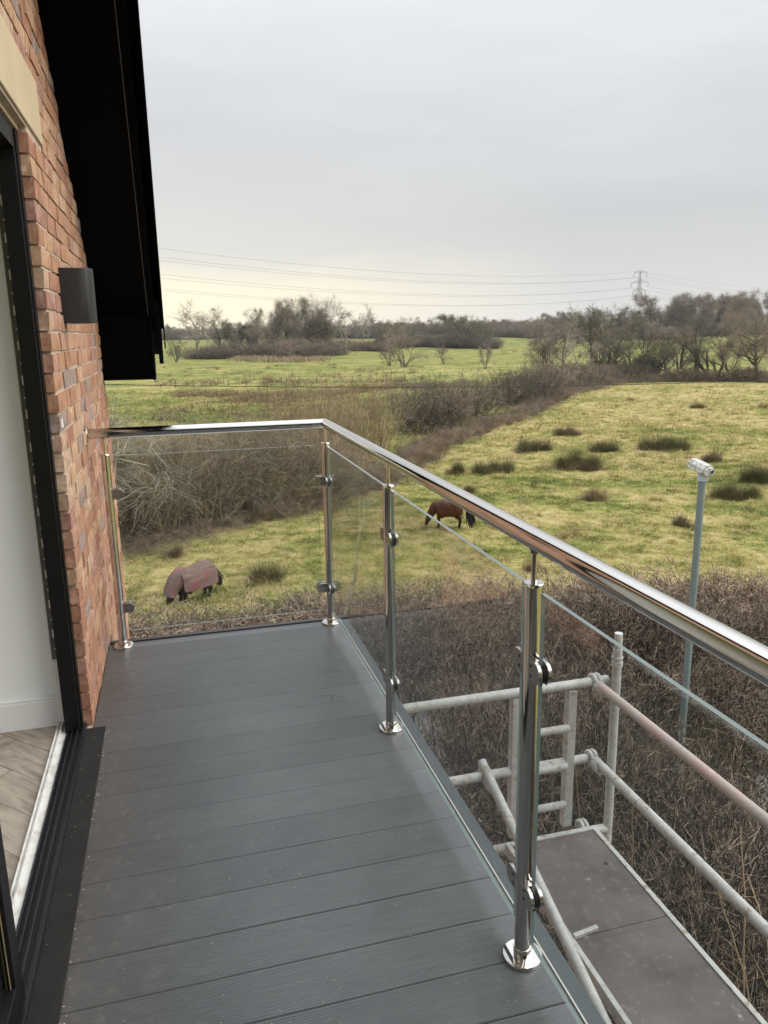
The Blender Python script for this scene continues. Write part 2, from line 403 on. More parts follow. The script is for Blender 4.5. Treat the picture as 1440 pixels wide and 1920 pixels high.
def vnoise(x, y, seed=0):
    def h(i, j):
        a = (i*374761393+j*668265263+seed*974634777) & 0xffffffff
        a = ((a ^ (a >> 13))*1274126177) & 0xffffffff
        return ((a ^ (a >> 16)) & 0xffff)/65535.
    xi = np.floor(x).astype(np.int64); yi = np.floor(y).astype(np.int64)
    u = x-xi; v = y-yi; u = u*u*(3-2*u); v = v*v*(3-2*v)
    return (h(xi, yi)*(1-u)+h(xi+1, yi)*u)*(1-v)+(h(xi, yi+1)*(1-u)+h(xi+1, yi+1)*u)*v-.5

# ---- strands: everything that grows
def nrm(a): return a/np.maximum(np.linalg.norm(a, axis=-1, keepdims=True), 1e-9)
def grow(start, d, L, K, wander, lift, g):
    pts = np.empty((len(start), K, 3)); pts[:, 0] = start; d = nrm(d)
    for k in range(1, K):
        d = nrm(d+g.normal(0, wander, d.shape)+np.array([0, 0, lift]))
        pts[:, k] = pts[:, k-1]+d*(L/(K-1))[:, None]
    return pts
def kids(pts, rad, n, t0, t1, ang, lfac, K, wander, lift, g, L=None, rf=.6, rmin=.002, out=0):
    P, Kp = pts.shape[:2]
    i = g.integers(0, P, n); t = g.uniform(t0, t1, n)*(Kp-1)
    k = np.minimum(t.astype(int), Kp-2); fr = (t-k)[:, None]
    st = pts[i, k]*(1-fr)+pts[i, k+1]*fr
    tg = nrm(pts[i, k+1]-pts[i, k]); rv = nrm(np.cross(tg, g.normal(size=(n, 3))))
    if out: rv = nrm(rv+out*nrm(st*np.array([1, 1, 0])))
    a = np.radians(g.normal(ang, 10, n))[:, None]
    d = tg*np.cos(a)+rv*np.sin(a)
    pl = np.linalg.norm(pts[i, 1:]-pts[i, :-1], axis=2).sum(1)
    L = (pl*lfac*g.uniform(.55, 1.1, n)*(1.15-.6*t/(Kp-1))) if L is None else g.uniform(L[0], L[1], n)
    c = grow(st, d, L, K, wander, lift, g)
    r0 = np.maximum((rad[i, k]*(1-fr[:, 0])+rad[i, k+1]*fr[:, 0])*rf, rmin)
    r = r0[:, None]*np.linspace(1, .25, K)[None]
    return c, np.maximum(r, rmin*.5)
def tubes(sets, S=3):
    V = []; F = []; MI = []; b = 0
    for pts, rad, mi, S in sets:
        n, K = pts.shape[:2]
        t = np.empty_like(pts); t[:, 1:-1] = pts[:, 2:]-pts[:, :-2]; t[:, 0] = pts[:, 1]-pts[:, 0]; t[:, -1] = pts[:, -1]-pts[:, -2]; t = nrm(t)
        ref = np.tile(np.array([.3, .2, .93]), (n, 1)); ref[np.abs(t[:, 0] @ np.array([.3, .2, .93])) > .9] = (1, 0, 0)
        a = nrm(np.cross(t, ref[:, None, :])); c = np.cross(t, a)
        th = 2*np.pi*np.arange(S)/S
        ring = pts[:, :, None]+rad[:, :, None, None]*(np.cos(th)[None, None, :, None]*a[:, :, None]+np.sin(th)[None, None, :, None]*c[:, :, None])
        V.append(ring.reshape(-1, 3))
        idx = b+np.arange(n*K*S).reshape(n, K, S)
        if S == 2:
            f = np.stack([idx[:, :-1, 0], idx[:, :-1, 1], idx[:, 1:, 1], idx[:, 1:, 0]], -1).reshape(-1, 4)
        else:
            nx = np.roll(idx, -1, 2)
            f = np.stack([idx[:, :-1], nx[:, :-1], nx[:, 1:], idx[:, 1:]], -1).reshape(-1, 4)
        F.append(f); MI.append(np.full(len(f), mi)); b += n*K*S
    return np.concatenate(V), np.concatenate(F), np.concatenate(MI)
def leaves(centres, size, g):
    n = len(centres); a = nrm(g.normal(size=(n, 3))); b = nrm(np.cross(a, g.normal(size=(n, 3))))
    s = g.uniform(.6, 1.2, n)[:, None]*size
    v = np.stack([centres-a*s, centres+b*s*.6, centres+a*s, centres-b*s*.6], 1)
    return v.reshape(-1, 3), np.arange(4*n).reshape(n, 4)
def strand_mesh(name, sets, mats, leaf=None):
    v, f, mi = tubes(sets)
    if leaf is not None:
        lv, lf = leaf; f = np.concatenate([f, lf+len(v)]); mi = np.concatenate([mi, np.full(len(lf), len(mats)-1)]); v = np.concatenate([v, lv])
    return np_mesh(name, v, f, mats, mi)

# ------------------------------------------------------------------ ground
GZ = -6.05
def far_rise(x, y):
    d = np.hypot(x-CX, y-CY)
    t = np.clip((d-260)/420, 0, 1); t = t*t*(3-2*t)
    return 5.2*t+np.clip((d-700)/2500, 0, 1)*1.0
def ground_z(x, y):
    x = np.asarray(x, float); y = np.asarray(y, float)
    d = np.hypot(x-CX, y-CY)
    z = far_rise(x, y)
    z = z+.35*vnoise(x/14, y/14, 1)*np.clip((d-20)/30, 0, 1)+.10*vnoise(x/2.2, y/2.2, 2)*np.clip((d-12)/10, 0, 1)
    z = z+(.10*vnoise(x/.55, y/.55, 3)+.05*vnoise(x/.25, y/.25, 4))*np.clip((d-14)/5, 0, 1)*np.clip((160-d)/60, 0, 1)
    return GZ+z
def gz(x, y): return float(ground_z(np.array([x]), np.array([y]))[0])
hedge_line = [(-9, 21), (-2.75, 25.3), (.5, 27.6), (4.3, 29.4), (9.1, 34.4), (17.5, 47.3), (27.2, 57.8), (45.6, 81.6), (60, 95), (72, 98), (88, 84), (110, 62)]
def side(x, y):   # >0 in the paddock, <0 beyond the diagonal hedge
    r = np.full(np.shape(x), -1e9)
    X = np.asarray(x, float); Y = np.asarray(y, float)
    hx = np.array([p[0] for p in hedge_line[:9]]); hy = np.array([p[1] for p in hedge_line[:9]])
    return np.interp(X, hx, hy)-Y
def straw_bias(x, y):
    d = np.hypot(x-CX, y-CY); s = side(x, y)
    b = np.where(s > 0, .60, .40)
    b = b+np.where(s > 0, .10*np.clip((d-30)/40, -1, 1), 0)
    # bare worn tracks stay greener
    for k, (yy, w) in enumerate(((27.5, 1.1), (34.5, 1.6), (52, 1.5))):
        c = yy+1.6*np.sin(x/6+k)-.28*(x-10)
        b = b-np.where(s > 0, .36*np.exp(-((y-c)/w)**2), 0)
    b = b+np.where(s < 0, .22*vnoise(x/60, y/18, 9), 0)
    b = np.where(d > 260, .36, b)
    b = b+.18*vnoise(x/9, y/5, 12)
    return b
ang = np.radians(np.concatenate([np.arange(-45, 75, .32), np.arange(75, 315, 4.0)]))
rr = [0, 2.0]
while rr[-1] < 6000: rr.append(rr[-1]*1.021+.02)
rr = np.array(rr)
A, RR_ = np.meshgrid(ang, rr)
gx = CX+RR_*np.sin(A); gy = CY+RR_*np.cos(A)
gzv = ground_z(gx, gy)
n_r, n_a = gx.shape
idx = np.arange(n_r*n_a).reshape(n_r, n_a)
nxt = np.roll(idx, -1, 1)
f = np.stack([idx[:-1], idx[1:], nxt[1:], nxt[:-1]], -1).reshape(-1, 4)
me = np_mesh('meadow_ground', np.stack([gx, gy, gzv], -1).reshape(-1, 3), f, [M_GROUND], smooth=True)
at = me.attributes.new('straw', 'FLOAT', 'POINT'); at.data.foreach_set('value', straw_bias(gx, gy).ravel().astype(np.float32))
import bmesh
bm = bmesh.new(); bm.from_mesh(me); bmesh.ops.recalc_face_normals(bm, faces=bm.faces)
if bm.faces[1000].normal.z < 0: bmesh.ops.reverse_faces(bm, faces=bm.faces)
bm.to_mesh(me); bm.free()
tag(link('ground', me), kind='structure')
# pale gravel yard beside the house, seen through the hedge twigs
yb = MB()
pts = [(-9, -20), (3.4, -20), (3.4, -3), (20, -3), (20, 8.6), (14, 11.0), (3, 12.6), (-9, 12.8)]
yb.prism([(x, y, GZ+.03) for x, y in pts], (0, 0, .05))
tag(yb.build('gravel_yard', M_GRAVEL), kind='structure')

# ------------------------------------------------------------------ house
house = empty('brick_house', (-1.165, 0, -6.05), 'red brick gable of the house with black soffit and buff stone lintel beside the balcony', 'house')
def hp(mb, name, *mats, **k):      # build in world coordinates, parent to the house
    o = mb.build(name, *mats, parent=k.pop('parent', house), **k)
    o.location = (1.165, 0, 6.05) if o.parent is house else (0, 0, 0)
    return o
W = -1.165
TAN = math.tan(R(39.0))
def rake(y): return 2.745-TAN*y
JY = -0.83; OY1 = -4.9; OZ = 2.262
MX = W-.0055
core = MB()
def core_poly(poly):   # (y,z) polygon extruded inwards
    core.prism([(MX, y, z) for y, z in poly], (-.10, 0, 0))
RIDGE = -2.6
core_poly([(JY+.012, 0), (1.445, 0), (1.445, rake(1.445)), (JY+.012, rake(JY+.012))])
core_poly([(JY+.012, OZ), (JY+.012, rake(JY+.012)), (RIDGE, rake(RIDGE)), (OY1, rake(RIDGE)-TAN*.7), (OY1, OZ)])
core_poly([(OY1, 0), (OY1, rake(RIDGE)-TAN*.7), (-6.6, rake(RIDGE)-TAN*4.0), (-6.6, 0)])
core_poly([(-6.6, -6.05), (1.445, -6.05), (1.445, 0), (-6.6, 0)])
core.box(-8, MX-.1, 1.34, 1.445, -6.05, 1.55)       # return wall round the corner
hp(core, 'mortar', M_MORTAR)
# bricks: individual objects where they show largest, the rest one stuff mesh
bricks = []
CO = .075
for r in range(-81, 66):
    z0 = r*CO+.004
    off = .1125 if r % 2 else 0
    y = 1.45-off
    cells = []
    if off: cells.append((1.45-.1025, 1.45))
    yy = 1.45-(.1125 if off else 0)
    while yy > -6.6:
        cells.append((yy-.215, yy)); yy -= .225
    for y0, y1 in cells:
        if z0 > -.03 and z0 < OZ-.02 and JY < y0 < JY+.07: y0 = JY
        zt = z0+.065
        if zt > (rake(max(y0, RIDGE)) if y1 > RIDGE else rake(RIDGE)+TAN*(y0-RIDGE))-.03 and zt > 0: continue
        if z0 > -.03 and z0 < OZ-.02 and y0 < JY and y1 > OY1:      # the door opening
            if y1 > JY+.05: y0 = JY
            elif y0 < OY1-.04: y1 = OY1
            else: continue
        if 2.27 <= z0+.03 <= 2.50 and y0 < -.485 and y1 > OY1-.3:      # the lintel
            if y1 > -.485+.03: y0 = -.478
            else: continue
        bricks.append((y0, y1, z0))
def bw(b):
    y0, y1, z0 = b
    c = Vector((W, (y0+y1)/2, z0+.03)); d = (c-Vector((CX, CY, CZ))); dep = d.dot(fw)
    if dep < .2: return -1
    px = 720+FPX*d.dot(r2)/dep; py = 960-FPX*d.dot(u2)/dep
    if px < -30 or py < -30 or py > 1400 or y1 < JY-.4 or y0 < -1: return -1
    return 1/dep
bricks.sort(key=bw, reverse=True)
vis = [b for b in bricks if bw(b) > 0][:298]
rest = [b for b in bricks if b not in set(vis)]
def brick_box(mb, y0, y1, z0, g, dx=0):
    j = lambda s=.0028: g.uniform(-s, s)
    b = len(mb.v); x1 = W+dx
    h = .0635
    P = [(-.1, 0, 0), (0, 0, 0), (-.1, 1, 0), (0, 1, 0), (-.1, 0, 1), (0, 0, 1), (-.1, 1, 1), (0, 1, 1)]
    for X, Y, Z in P:
        mb.v.append((x1+X+(j(.003) if X == 0 else 0), (y1 if Y else y0)+j(), (z0+h if Z else z0)+j()))
    # worn front face centre
    for q in ((0, 2, 3, 1), (4, 5, 7, 6), (0, 1, 5, 4), (2, 6, 7, 3), (0, 4, 6, 2)):
        mb.f.append([b+i for i in q]); mb.m.append(0); mb.sm.append(False)
    mb.v.append((x1+.003+j(.002), (y0+y1)/2+j(.03), z0+h/2+j(.01))); c = len(mb.v)-1
    for q in ((1, 3), (3, 7), (7, 5), (5, 1)):
        mb.f.append([b+q[0], b+q[1], c]); mb.m.append(0); mb.sm.append(False)
gr = random.Random(3)
protos = {}
def brick_proto(w, k):
    key = (round(w, 3), k)
    if key not in protos:
        mb = MB(); g = random.Random(hash(key) & 0xffff)
        brick_box(mb, 0, w, 0, g)
        mb.v = [(x-W, y, z) for x, y, z in mb.v]
        me = mb.mesh('brick', M_BRICK)
        protos[key] = me
    return protos[key]
for y0, y1, z0 in vis:
    me = brick_proto(y1-y0, gr.randrange(6))
    link('brick', me, house, loc=(gr.uniform(-.0025, .0025), y0, z0+6.05), rot=(gr.uniform(-.006, .006), 0, gr.uniform(-.008, .008)))
mb = MB(); tones = []
for y0, y1, z0 in rest:
    n0 = len(mb.v); brick_box(mb, y0, y1, z0, gr, gr.uniform(-.002, .002)); tones += [gr.random()]*(len(mb.v)-n0)
me = mb.mesh('brickwork', M_BRICK, fix=False)
a = me.attributes.new('tone', 'FLOAT', 'POINT'); a.data.foreach_set('value', tones)
o = link('brickwork', me, house, loc=(1.165, 0, 6.05)); tag(o, kind='stuff')
# gable-corner bricks seen on the return are part of the stuff mesh
lt = MB(); lt.box(W-.10, W+.004, OY1-.2, -.485, 2.272, 2.497)
bevel(hp(lt, 'lintel', M_STONE), .004)
lt = MB(); lt.box(W-.085, W-.03, OY1, JY, 2.245, 2.270); hp(lt, 'lintel_support', M_STONE)
# roof edge: soffit, fascia, bargeboard, verge tiles
sv = Vector((0, 1, -TAN)).normalized(); nv = Vector((0, TAN, 1)).normalized()
def slope_box(mb, x0, x1, y0, y1, zoff0, zoff1, mi=0):
    a = Vector(((x0+x1)/2, y0, rake(y0))); b = Vector(((x0+x1)/2, y1, rake(y1)))
    c = (a+b)/2+nv*(zoff0+zoff1)/2
    mb.obox(c, (abs(x1-x0)/2, 0, 0), sv*(b-a).length/2, nv*(zoff1-zoff0)/2, mi)
mb = MB(); slope_box(mb, -1.168, -.862, RIDGE, 1.31, 0, .012); slope_box(mb, -.858, -.846, RIDGE, 1.31, -.012, .05)
hp(mb, 'soffit', M_SOFFIT)
mb = MB(); slope_box(mb, -.8625, -.8595, RIDGE, 1.30, -.013, -.001); hp(mb, 'soffit_trim', simple('grey_trim_edge', (.10, .10, .095), rough=.5))
mb = MB(); slope_box(mb, -.845, -.82, RIDGE, 1.33, 0, .16)
hp(mb, 'bargeboard', M_SOFFIT)
mb = MB(); mb.box(-1.168, -.86, 1.31, 1.325, 1.283, 1.70); mb.box(-1.168, -.86, 1.325, 1.72, 1.283, 1.295); mb.box(-.86, -.845, 1.30, 1.72, 1.278, 1.72)
mb.box(-1.15, -.88, 1.302, 1.31, 1.31, 1.318)
hp(mb, 'box_end', M_SOFFIT)
mb = MB(); slope_box(mb, -8, -.80, RIDGE, 1.78, .16, .20)
hp(mb, 'roof_deck', M_SOFFIT)
mb = MB(); mb.obox((-4.5, RIDGE-2.4, rake(RIDGE)-TAN*2.4+.2), (3.7, 0, 0), (0, 2.4, TAN*2.4), (0, .02*TAN, -.02)); hp(mb, 'roof_back_slope', M_TILE)
k = 0; y = 1.60
while y > RIDGE+.1:
    mb = MB(); L = .36
    a = Vector((-.83, y, rake(y)))+nv*.215; b = Vector((-.83, y-L*.78, rake(y-L*.78)))+nv*.199
    c = (a+b)/2; mb.obox(c, (.062, 0, 0), (a-b)/2*1.08, nv*.007)
    # side return of the dry-verge cap hangs down past the bargeboard
    a2 = a-nv*.10; b2 = b-nv*.085; cc_ = (a2+b2)/2
    mb.obox(cc_+Vector((.058, 0, 0)), (.004, 0, 0), (a-b)/2*.97, nv*.10)
    hp(mb, 'verge_tile', M_TILE)
    y -= .255
# lower eaves end of verge
mb = MB(); slope_box(mb, -.818, -.79, 1.20, 1.70, .0, .19); hp(mb, 'verge_end_cap', M_SOFFIT)
mb = MB(); mb.box(-.819, -.79, 1.70, 1.80, 1.435, 1.62); hp(mb, 'gutter_end', M_SOFFIT)
# door frame
mb = MB()
mb.box(-1.262, -1.205, -.895, JY-.001, .0, OZ-.02); mb.box(-1.222, -1.198, -.872, JY-.001, .0, OZ-.02)
mb.box(-1.262, -1.205, OY1, -.895, OZ-.085, OZ-.02)
bevel(hp(mb, 'door_frame', M_BLACK), .0015)
mb = MB()
mb.box(-1.258, -1.186, OY1, JY-.002, -.02, .010)
for x0, x1, z in ((-1.256, -1.250, .022), (-1.238, -1.233, .026), (-1.219, -1.212, .026), (-1.2, -1.187, .020)):
    mb.box(x0, x1, OY1, -.897 if x0 < -1.2 else JY-.003, .010, z)
bevel(hp(mb, 'door_track', M_TRACK), .001)
mb = MB(); mb.box(-1.302, -1.2595, OY1, -.78, -.01, .012); mb.box(-1.3, -1.294, OY1, -.79, .012, .022); mb.box(-1.286, -1.278, OY1, -.79, .012, .024)
bevel(hp(mb, 'inner_sill', M_SILLW), .002)
mb = MB(); mb.box(-1.285, -1.263, -.812, -.79, .012, 2.2); mb.box(-1.30, -1.288, -.800, -.786, .012, 2.2)
bevel(hp(mb, 'inner_jamb_trim', M_WHITE), .002)
bead = MB(); bead.box(-1.287, -1.2635, -.8155, -.8125, .30, 2.2); bead.box(-1.292, -1.287, -.814, -.806, .30, 2.2)
bo = hp(bead, 'plaster_bead', M_GALV)
sl_ = MB()
for i in range(30):
    z = .33+i*.062
    if i % 2: sl_.box(-1.280, -1.272, -.8172, -.8150, z, z+.034)
    else: sl_.tube([(-1.276, -.8172, z+.015), (-1.276, -.8150, z+.015)], .0035, 8)
hp(sl_, 'bead_slot', M_WHITE, parent=bo)
# sliding door leaf, open towards the camera
mb = MB()
mb.box(-1.245, -1.192, -2.30, -2.235, .03, 2.17)
mb.box(-1.245, -1.192, -3.28, -3.215, .03, 2.17)
mb.box(-1.245, -1.192, -3.215, -2.30, .03, .12); mb.box(-1.245, -1.192, -3.215, -2.30, 2.08, 2.17)
dl = bevel(hp(mb, 'sliding_door', M_BLACK), .002)
mb = MB(); mb.box(-1.226, -1.206, -3.215, -2.30, .12, 2.08); hp(mb, 'door_pane', M_GLASS, parent=dl)
mb = MB(); mb.box(-1.203, -1.2015, -2.304, -2.300, .12, 2.08); hp(mb, 'glazing_gasket', simple('bronze_gasket', (.25, .2, .1), rough=.5), parent=dl)
# room behind the door
mb = MB(); mb.box(-5, -1.303, -.775, -.70, -.01, 2.5); hp(mb, 'inner_wall', M_WALLP)
mb = MB(); mb.box(-5, -1.302, -.793, -.776, .0, .118); mb.box(-5, -1.302, -.789, -.776, .118, .130); bevel(hp(mb, 'skirting_board', M_WHITE), .003, 3)
mb = MB(); mb.box(-5, -1.27, -6, -.7, 2.42, 2.5); hp(mb, 'room_ceiling', M_WHITE)
mb = MB(); mb.box(-5, -1.303, -6, -.775, -.05, -.004); hp(mb, 'sub_floor', simple('floor_joint', (.08, .07, .06), rough=.9))
# herringbone planks
pl = MB(); pl.box(0, .7485, 0, .1485, 0, .006); plm = pl.mesh('floor_plank', M_OAK)
Wp, Lp = .15, .75
rot45 = Matrix.Rotation(R(45), 2)
origin = Vector((-1.95, -1.85))
for i in range(-24, 25):
    for j in range(-3, 4):
        for a0, p0 in ((0, Vector((i*Wp+2*Lp*j, i*Wp))), (90, Vector((i*Wp+2*Lp*j, i*Wp)))):
            q = rot45 @ p0+origin; rz = R(45+a0)
            cs = [q+Vector((math.cos(rz)*u-math.sin(rz)*w, math.sin(rz)*u+math.cos(rz)*w)) for u in (0, Lp-.002) for w in (0, Wp-.0015)]
            mx = [min(c.x for c in cs), max(c.x for c in cs), min(c.y for c in cs), max(c.y for c in cs)]
            if mx[0] > -1.32 or mx[1] < -2.7 or mx[2] > -.80 or mx[3] < -3.0: continue
            me = plm
            if mx[1] > -1.304 or mx[3] > -.7765:       # cut to the sill and the wall
                bm = bmesh.new(); bm.from_mesh(plm)
                T = Matrix.Translation((q.x, q.y, 0)) @ Matrix.Rotation(rz, 4, 'Z'); Ti = T.inverted()
                for co, no in (((-1.304, 0, 0), (1, 0, 0)), ((0, -.7765, 0), (0, 1, 0))):
                    geom = bm.verts[:]+bm.edges[:]+bm.faces[:]
                    if geom: bmesh.ops.bisect_plane(bm, geom=geom, plane_co=Ti @ Vector(co), plane_no=Ti.to_3x3() @ Vector(no), clear_outer=True)
                if not bm.faces: bm.free(); continue
                me = bpy.data.meshes.new('floor_plank'); bm.to_mesh(me); bm.free(); me.materials.append(M_OAK) if not me.materials else None
            link('floor_plank', me, house, loc=(q.x+1.165, q.y, 6.05-.003), rz=rz)

# added dark wing behind the viewer, out of view, only for the steel to reflect
reflect_wall = MB()
for k in range(24):
    reflect_wall.box(-1.16, 1.9, -6.42, -6.30+(.006 if k % 2 else 0), -.3+k*.15, -.3+k*.15+.145)
hp(reflect_wall, 'added_reflect_wall', M_TRACK)
# wall lamp
lamp = empty('wall_lamp', (W, -.36, 1.72), 'square matt black up and down wall light on the brickwork', 'wall light')
mb = MB()
prof = [(0, -.05), (.055, -.05), (.078, -.043), (.094, -.024), (.1, 0), (.094, .024), (.078, .043), (.055, .05), (0, .05)]
prof = [(x*1.32, y*1.1) for x, y in prof]
mb.prism([(x, y, -.11) for x, y in prof], (0, 0, .22), smooth=True)
o = bevel(mb.build('lamp_body', M_LAMP, parent=lamp), .003); 
mb = MB(); mb.prism([(.02, -.04, -.1135), (.10, -.03, -.1135), (.10, .03, -.1135), (.02, .04, -.1135)], (0, 0, .004)); mb.build('lamp_lens', M_SILLW, parent=lamp)
mb = MB(); mb.box(-.004, .004, -.058, .058, -.06, .06); mb.build('back_plate', M_LAMP, parent=lamp)
# small white tag stuck in the mortar and a mortar smear
mb = MB(); mb.prism([(0, 0, 0), (0, .028, -.004), (0, .022, .03), (0, .004, .034)], (.004, 0, 0))
tag(mb.build('plastic_packer', M_WHITE, loc=(W+.001, -.80, 1.22)), 'tiny white plastic packer poking out between frame and brick edge', 'packer')

# ------------------------------------------------------------------ deck
deck = empty('balcony_deck', (0, 0, 0), 'grey ribbed composite deck boards of the balcony with grey edge trim', 'decking')
def deck_profile():
    # (y,z) top profile with fine ribs, groove 1.2 mm
    pts = [(0, -.022), (0, -.003), (.0025, 0)]
    n = 19; y = .006; pw = (.1475-.012)/n
    for i in range(n):
        wide = i in (5, 13)
        pts += [(y+pw*.12, 0), (y+pw*.22, -.0008), (y+pw*.42, -.0008), (y+pw*.52, 0)]
        y += pw
    pts += [(.1450, 0), (.1475, -.003), (.1475, -.022)]
    return pts
pf = deck_profile()
X0, X1 = -1.160, .052
v = [(X0, y, z) for y, z in pf]+[(X1, y, z) for y, z in pf]
n = len(pf); ff = [(i, i+1, n+i+1, n+i) for i in range(n-1)]
bme = bpy.data.meshes.new('deck_board'); bme.from_pydata(v, [], ff+[tuple(range(n)), tuple(range(2*n-1, n-1, -1))]); bme.materials.append(M_DECK)
bm = bmesh.new(); bm.from_mesh(bme); bmesh.ops.recalc_face_normals(bm, faces=bm.faces); bm.to_mesh(bme); bm.free()
y = -2.425
ys = [y+.15*i for i in range(-24, 17)]
ys = [t for t in ys if t+.146 < .045]
for t in ys:
    link('deck_board', bme, deck, loc=(rnd.uniform(-.001, .001), t+.002, rnd.uniform(-.0006, .0006)))
lasty = max(ys)+.15
mb = MB(); mb.box(X0, X1, lasty+.002, .048, -.022, -.001); mb.build('edge_board', M_DECK, parent=deck)
mb = MB(); mb.box(-1.17, .11, -6.2, .07, -.30, -.026); mb.build('deck_frame', M_FASC, parent=deck)
mb = MB(); mb.box(-1.16, .10, .050, .085, -.20, .006); bevel(mb.build('back_fascia', M_FASC, parent=deck), .002)
mb = MB(); mb.box(.0605, .103, -6.2, .049, -.16, -.003); bevel(mb.build('side_trim', M_TRIM, parent=deck), .002)
mb = MB(); mb.box(.0545, .0585, -6.2, .049, -.02, .0035); mb.build('trim_lip', M_TRIMW, parent=deck)
mb = MB(); mb.box(-1.185, -1.112, -6.2, -.872, .0025, .012)
tag(bevel(mb.build('felt_strip', M_MAT), .002), 'black felt strip laid along the door threshold on the deck', 'threshold strip')
# sawdust specks
g = np.random.default_rng(5)
cc0 = g.uniform(0, 1, (26, 2))*np.array([1.1, 3.3])+np.array([-1.1, -3.5]); ii = g.integers(0, 26, 420); P = np.concatenate([cc0[ii]+g.normal(0, .11, (420, 2)), np.stack([g.uniform(-1.1, .03, 300), g.uniform(-3.6, -.1, 300)], 1)])
P = P[(P[:, 0] > -1.1) & (P[:, 0] < .04)]; P = np.stack([P[:, 0], P[:, 1], np.full(len(P), .0008)], 1)
v, f = leaves(P, .0019, g); v[:, 2] = np.abs(v[:, 2]-.0008)*.4+.0012
P2 = np.stack([g.normal(-1.108, .006, 90), g.uniform(-2.6, -.9, 90), np.full(90, .004)], 1); v2, f2 = leaves(P2, .0035, g); v2[:, 2] = np.abs(v2[:, 2]-.004)*.6+.003
P3 = np.stack([g.uniform(-1.18, -1.12, 14), g.uniform(-2.3, -.9, 14), np.full(14, .0125)], 1); v3, f3 = leaves(P3, .0025, g); v3[:, 2] = np.abs(v3[:, 2]-.0125)*.4+.0135
v = np.concatenate([v, v2, v3]); f = np.concatenate([f, f2+len(f)*4, f3+(len(f)+len(f2))*4])
tag(link('sawdust', np_mesh('sawdust', v, f, [M_SPECK])), 'pale sawdust specks scattered over the deck boards', 'sawdust', kind='stuff')

# ------------------------------------------------------------------ balustrade
bal = empty('balustrade', (0, 0, 0), 'polished stainless steel balcony balustrade with clear glass panels', 'railing')
PH, RH, PR = .994, 1.10, .0212
pm = MB(); pm.tube([(0, 0, .011), (0, 0, PH)], PR, 32)
post_me = pm.mesh('post', M_STEEL)
fm = MB(); fm.tube([(0, 0, 0), (0, 0, .0105), (0, 0, .012)], [.050, .050, .049], 48)
fm.tube([(0, 0, .012), (0, 0, .034), (0, 0, .036)], [.0232, .0232, .022], 32)
fl_me = fm.mesh('base_flange', M_STEEL)
cm = MB(); cm.tube([(0, 0, PH-.003), (0, 0, PH+.004), (0, 0, PH+.0055)], [.0235, .0235, .0225], 32); cap_me = cm.mesh('post_cap', M_STEEL)
sm = MB(); sm.tube([(0, 0, PH+.005), (0, 0, RH-.022)], .0066, 16); sm.tube([(0, 0, RH-.032), (0, 0, RH-.0225)], .013, 20)
stem_me = sm.mesh('rail_stem', M_STEEL)
def clamp_mesh():
    mb = MB()
    def plate(z0, z1):     # D plate in the x-z plane, thickness along y (z0..z1 are y here)
        poly = [(.016, z0, -.026), (.045, z0, -.026)]
        for k in range(0, 13):
            a = -math.pi/2+math.pi*k/12
            poly.append((.047+.025*math.cos(a), z0, .026*math.sin(a)))
        poly += [(.045, z0, .026), (.016, z0, .026)]
        mb.prism(poly, (0, z1-z0, 0), 0, smooth=False)
    plate(-.0165, -.0075); plate(.0075, .0165)
    mb.box(.014, .032, -.0075, .0075, -.022, .022)
    mb.box(.03, .066, -.0074, -.0052, -.023, .023, 1); mb.box(.03, .066, .0052, .0074, -.023, .023, 1)
    for z in (-.012, .012):
        for s in (-1, 1): mb.tube([(.030, s*.0160, z), (.030, s*.0172, z)], .0042, 12, mi=1)
    return mb.mesh('glass_clamp', M_STEELG, M_RUBBER)
cl_me = clamp_mesh()
def post(x, y, dirs):
    p_ = link('post', post_me, bal, loc=(x, y, 0))
    for nm, me_ in (('base_flange', fl_me), ('post_cap', cap_me), ('rail_stem', stem_me)): link(nm, me_, p_)
    for a in dirs:
        for z in (.212, .800):
            o = link('glass_clamp', cl_me, p_, loc=(0, 0, z), rz=R(a)); bevel(o, .0012)
post(0, 0, (180, -90)); post(-1.087, 0, (0,))
for y in (-1.211, -2.423, -3.635, -4.85): post(0, y, (90, -90))
mb = MB(); mb.tube([(-1.158, 0, RH), (-.6, 0, RH), (-.0, 0, RH)], .0242, 48, cap=False)
# mitred corner: shift the end ring
for i in range(len(mb.v)-48, len(mb.v)):
    x, y, z = mb.v[i]; mb.v[i] = (-y*-1.0 if False else x+(-y)*1.0*-1, y, z)
mb.build('handrail', M_STEEL, parent=bal)
mb = MB(); mb.tube([(0, 0, RH), (0, -2, RH), (0, -4.5, RH), (0, -6.2, RH)], .0242, 48, cap=False)
for i in range(48):
    x, y, z = mb.v[i]; mb.v[i] = (x, y+x, z)
mb.build('handrail', M_STEEL, parent=bal)
mb = MB(); mb.tube([(-1.163, 0, RH), (-1.158, 0, RH), (-1.1565, 0, RH)], [.040, .040, .038], 40); mb.tube([(-1.157, 0, RH), (-1.135, 0, RH)], .0262, 40)
mb.build('wall_flange', M_STEEL, parent=bal)
def glass(a, b):
    a = Vector((*a, 0)); b = Vector((*b, 0)); d = (b-a); L = d.length; d.normalize(); n_ = Vector((-d.y, d.x, 0))
    z0, z1 = .084, .988
    mb = MB(); c = (a+b)/2+Vector((0, 0, (z0+z1)/2))
    mb.obox(c, d*L/2, n_*.005, Vector((0, 0, (z1-z0)/2)))
    o = mb.build('glass_panel', M_GLASS, M_GEDGE, parent=bal)
    for p_ in o.data.polygons:
        if abs(p_.normal.dot(n_)) < .5: p_.material_index = 1
    return o
glass((-1.04, 0), (-.047, 0))
for y in (0, -1.211, -2.423, -3.635): glass((0, y-.047), (0, y-1.164))

